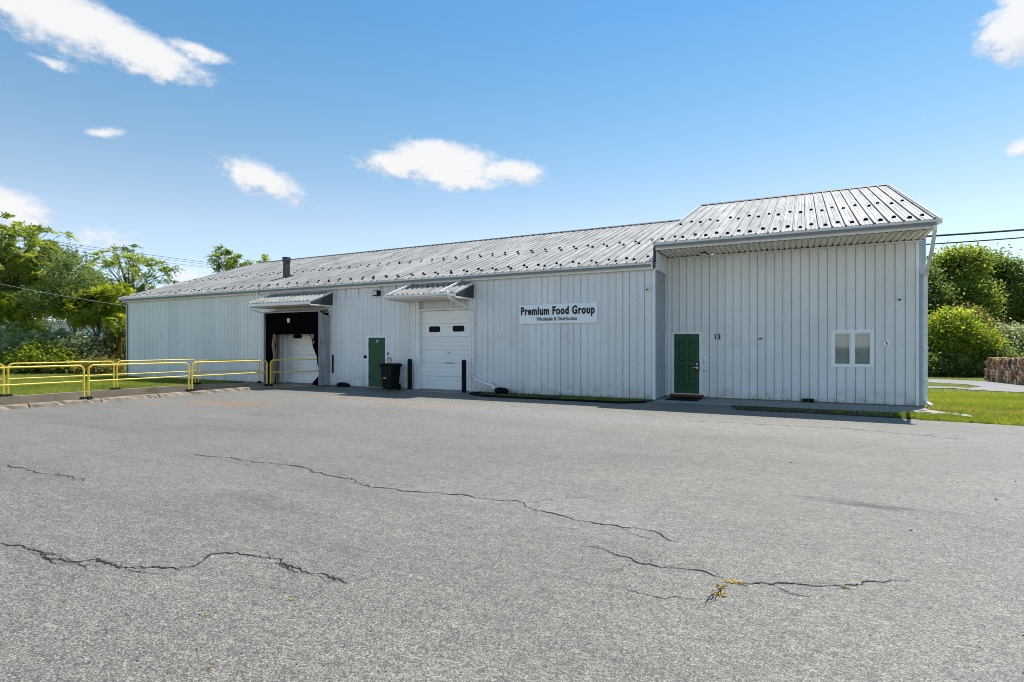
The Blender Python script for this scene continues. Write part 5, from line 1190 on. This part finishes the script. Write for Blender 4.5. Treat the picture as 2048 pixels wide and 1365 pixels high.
tree('low_shrub', [(30, 738, 40, 12), (-20, 735, 40, 16)], 32.5, M_['leafA'], 'low bright green shrub at the foot of the willowy shrub', 'shrub', 120, 'loose', 13, 20, .03)
tree('low_shrub', [(130, 736, 45, 9), (200, 735, 45, 10)], 33.5, M_['leafE'], 'low dry brownish growth at the foot of the shrubs', 'shrub', 140, 'loose', 14, 160, .03)
# right group
tree('broad_tree', [(1905, 545, 38, 42), (1935, 530, 36, 30), (1880, 590, 40, 40), (1930, 600, 50, 40)], 47, M_['leafA'], 'broad green tree behind the right driveway', 'tree', 840, 'loose', 21, 1915, .22, 1.5)
tree('broad_tree', [(1985, 550, 42, 40), (2010, 575, 40, 40), (1975, 600, 46, 40)], 49, M_['leafC'], 'dark green tree behind the cardboard bales', 'tree', 720, 'loose', 22, 1990, .22, 1.5)
tree('broad_tree', [(2060, 580, 44, 42), (2050, 630, 50, 50), (2120, 600, 60, 70)], 48.5, M_['leafA'], 'green tree rising beyond the far end of the bales', 'tree', 760, 'loose', 23, 2070, .22, 1.5)
tree('broad_tree', [(1850, 600, 40, 45), (1855, 555, 20, 22), (1815, 600, 40, 50)], 46, M_['leafC'], 'dark tree just behind the office end', 'tree', 480, 'loose', 24, 1842, .2, 1.4)
tree('broad_shrub', [(1895, 665, 48, 36), (1865, 690, 34, 40), (1935, 690, 44, 36)], 41.5, M_['leafB'], 'large bright yellow green shrub by the driveway', 'shrub', 660, 'loose', 25, 1895, .08, 1.35)
tree('brown_shrub', [(1925, 640, 34, 24), (1950, 655, 24, 20)], 43.5, M_['leafE'], 'brownish shrub top above the bright shrub', 'shrub', 220, 'loose', 26, 1930, .08, 1.3)
tree('grey_shrub', [(2012, 690, 36, 38), (2045, 695, 34, 36), (2090, 690, 40, 40)], 42.5, M_['leafF'], 'grey green shrub directly behind the bales', 'shrub', 600, 'loose', 27, 2020, .08, 1.2)
tree('dark_shrub', [(1870, 725, 46, 26), (1930, 730, 50, 24), (1985, 725, 40, 30), (1820, 725, 40, 26)], 40.5, M_['leafC'], 'dark hedge growth below the bright shrub', 'shrub', 600, 'loose', 28, 1900, .06, 1.2)
# trees beyond, closing the gaps to the horizon
for i, (u, d, v0, ru, rv) in enumerate(((-120, 48, 560, 120, 90), (60, 78, 640, 120, 40), (240, 80, 640, 110, 34), (2230, 64, 600, 110, 90), (1960, 78, 640, 140, 60))):
    tree('background_tree', [(u, v0, ru, rv), (u+ru*.6, v0+20, ru*.6, rv*.8)], d, M_['leafC'], ['dark tree left of the feathery tree', 'low far tree behind the white shed roof', 'low far tree behind the airy tree', 'dark tree beyond the bale row end', 'far dark tree line behind the broad trees'][i], 'tree', 520, 'loose', 40+i, u, .2, 1.9)
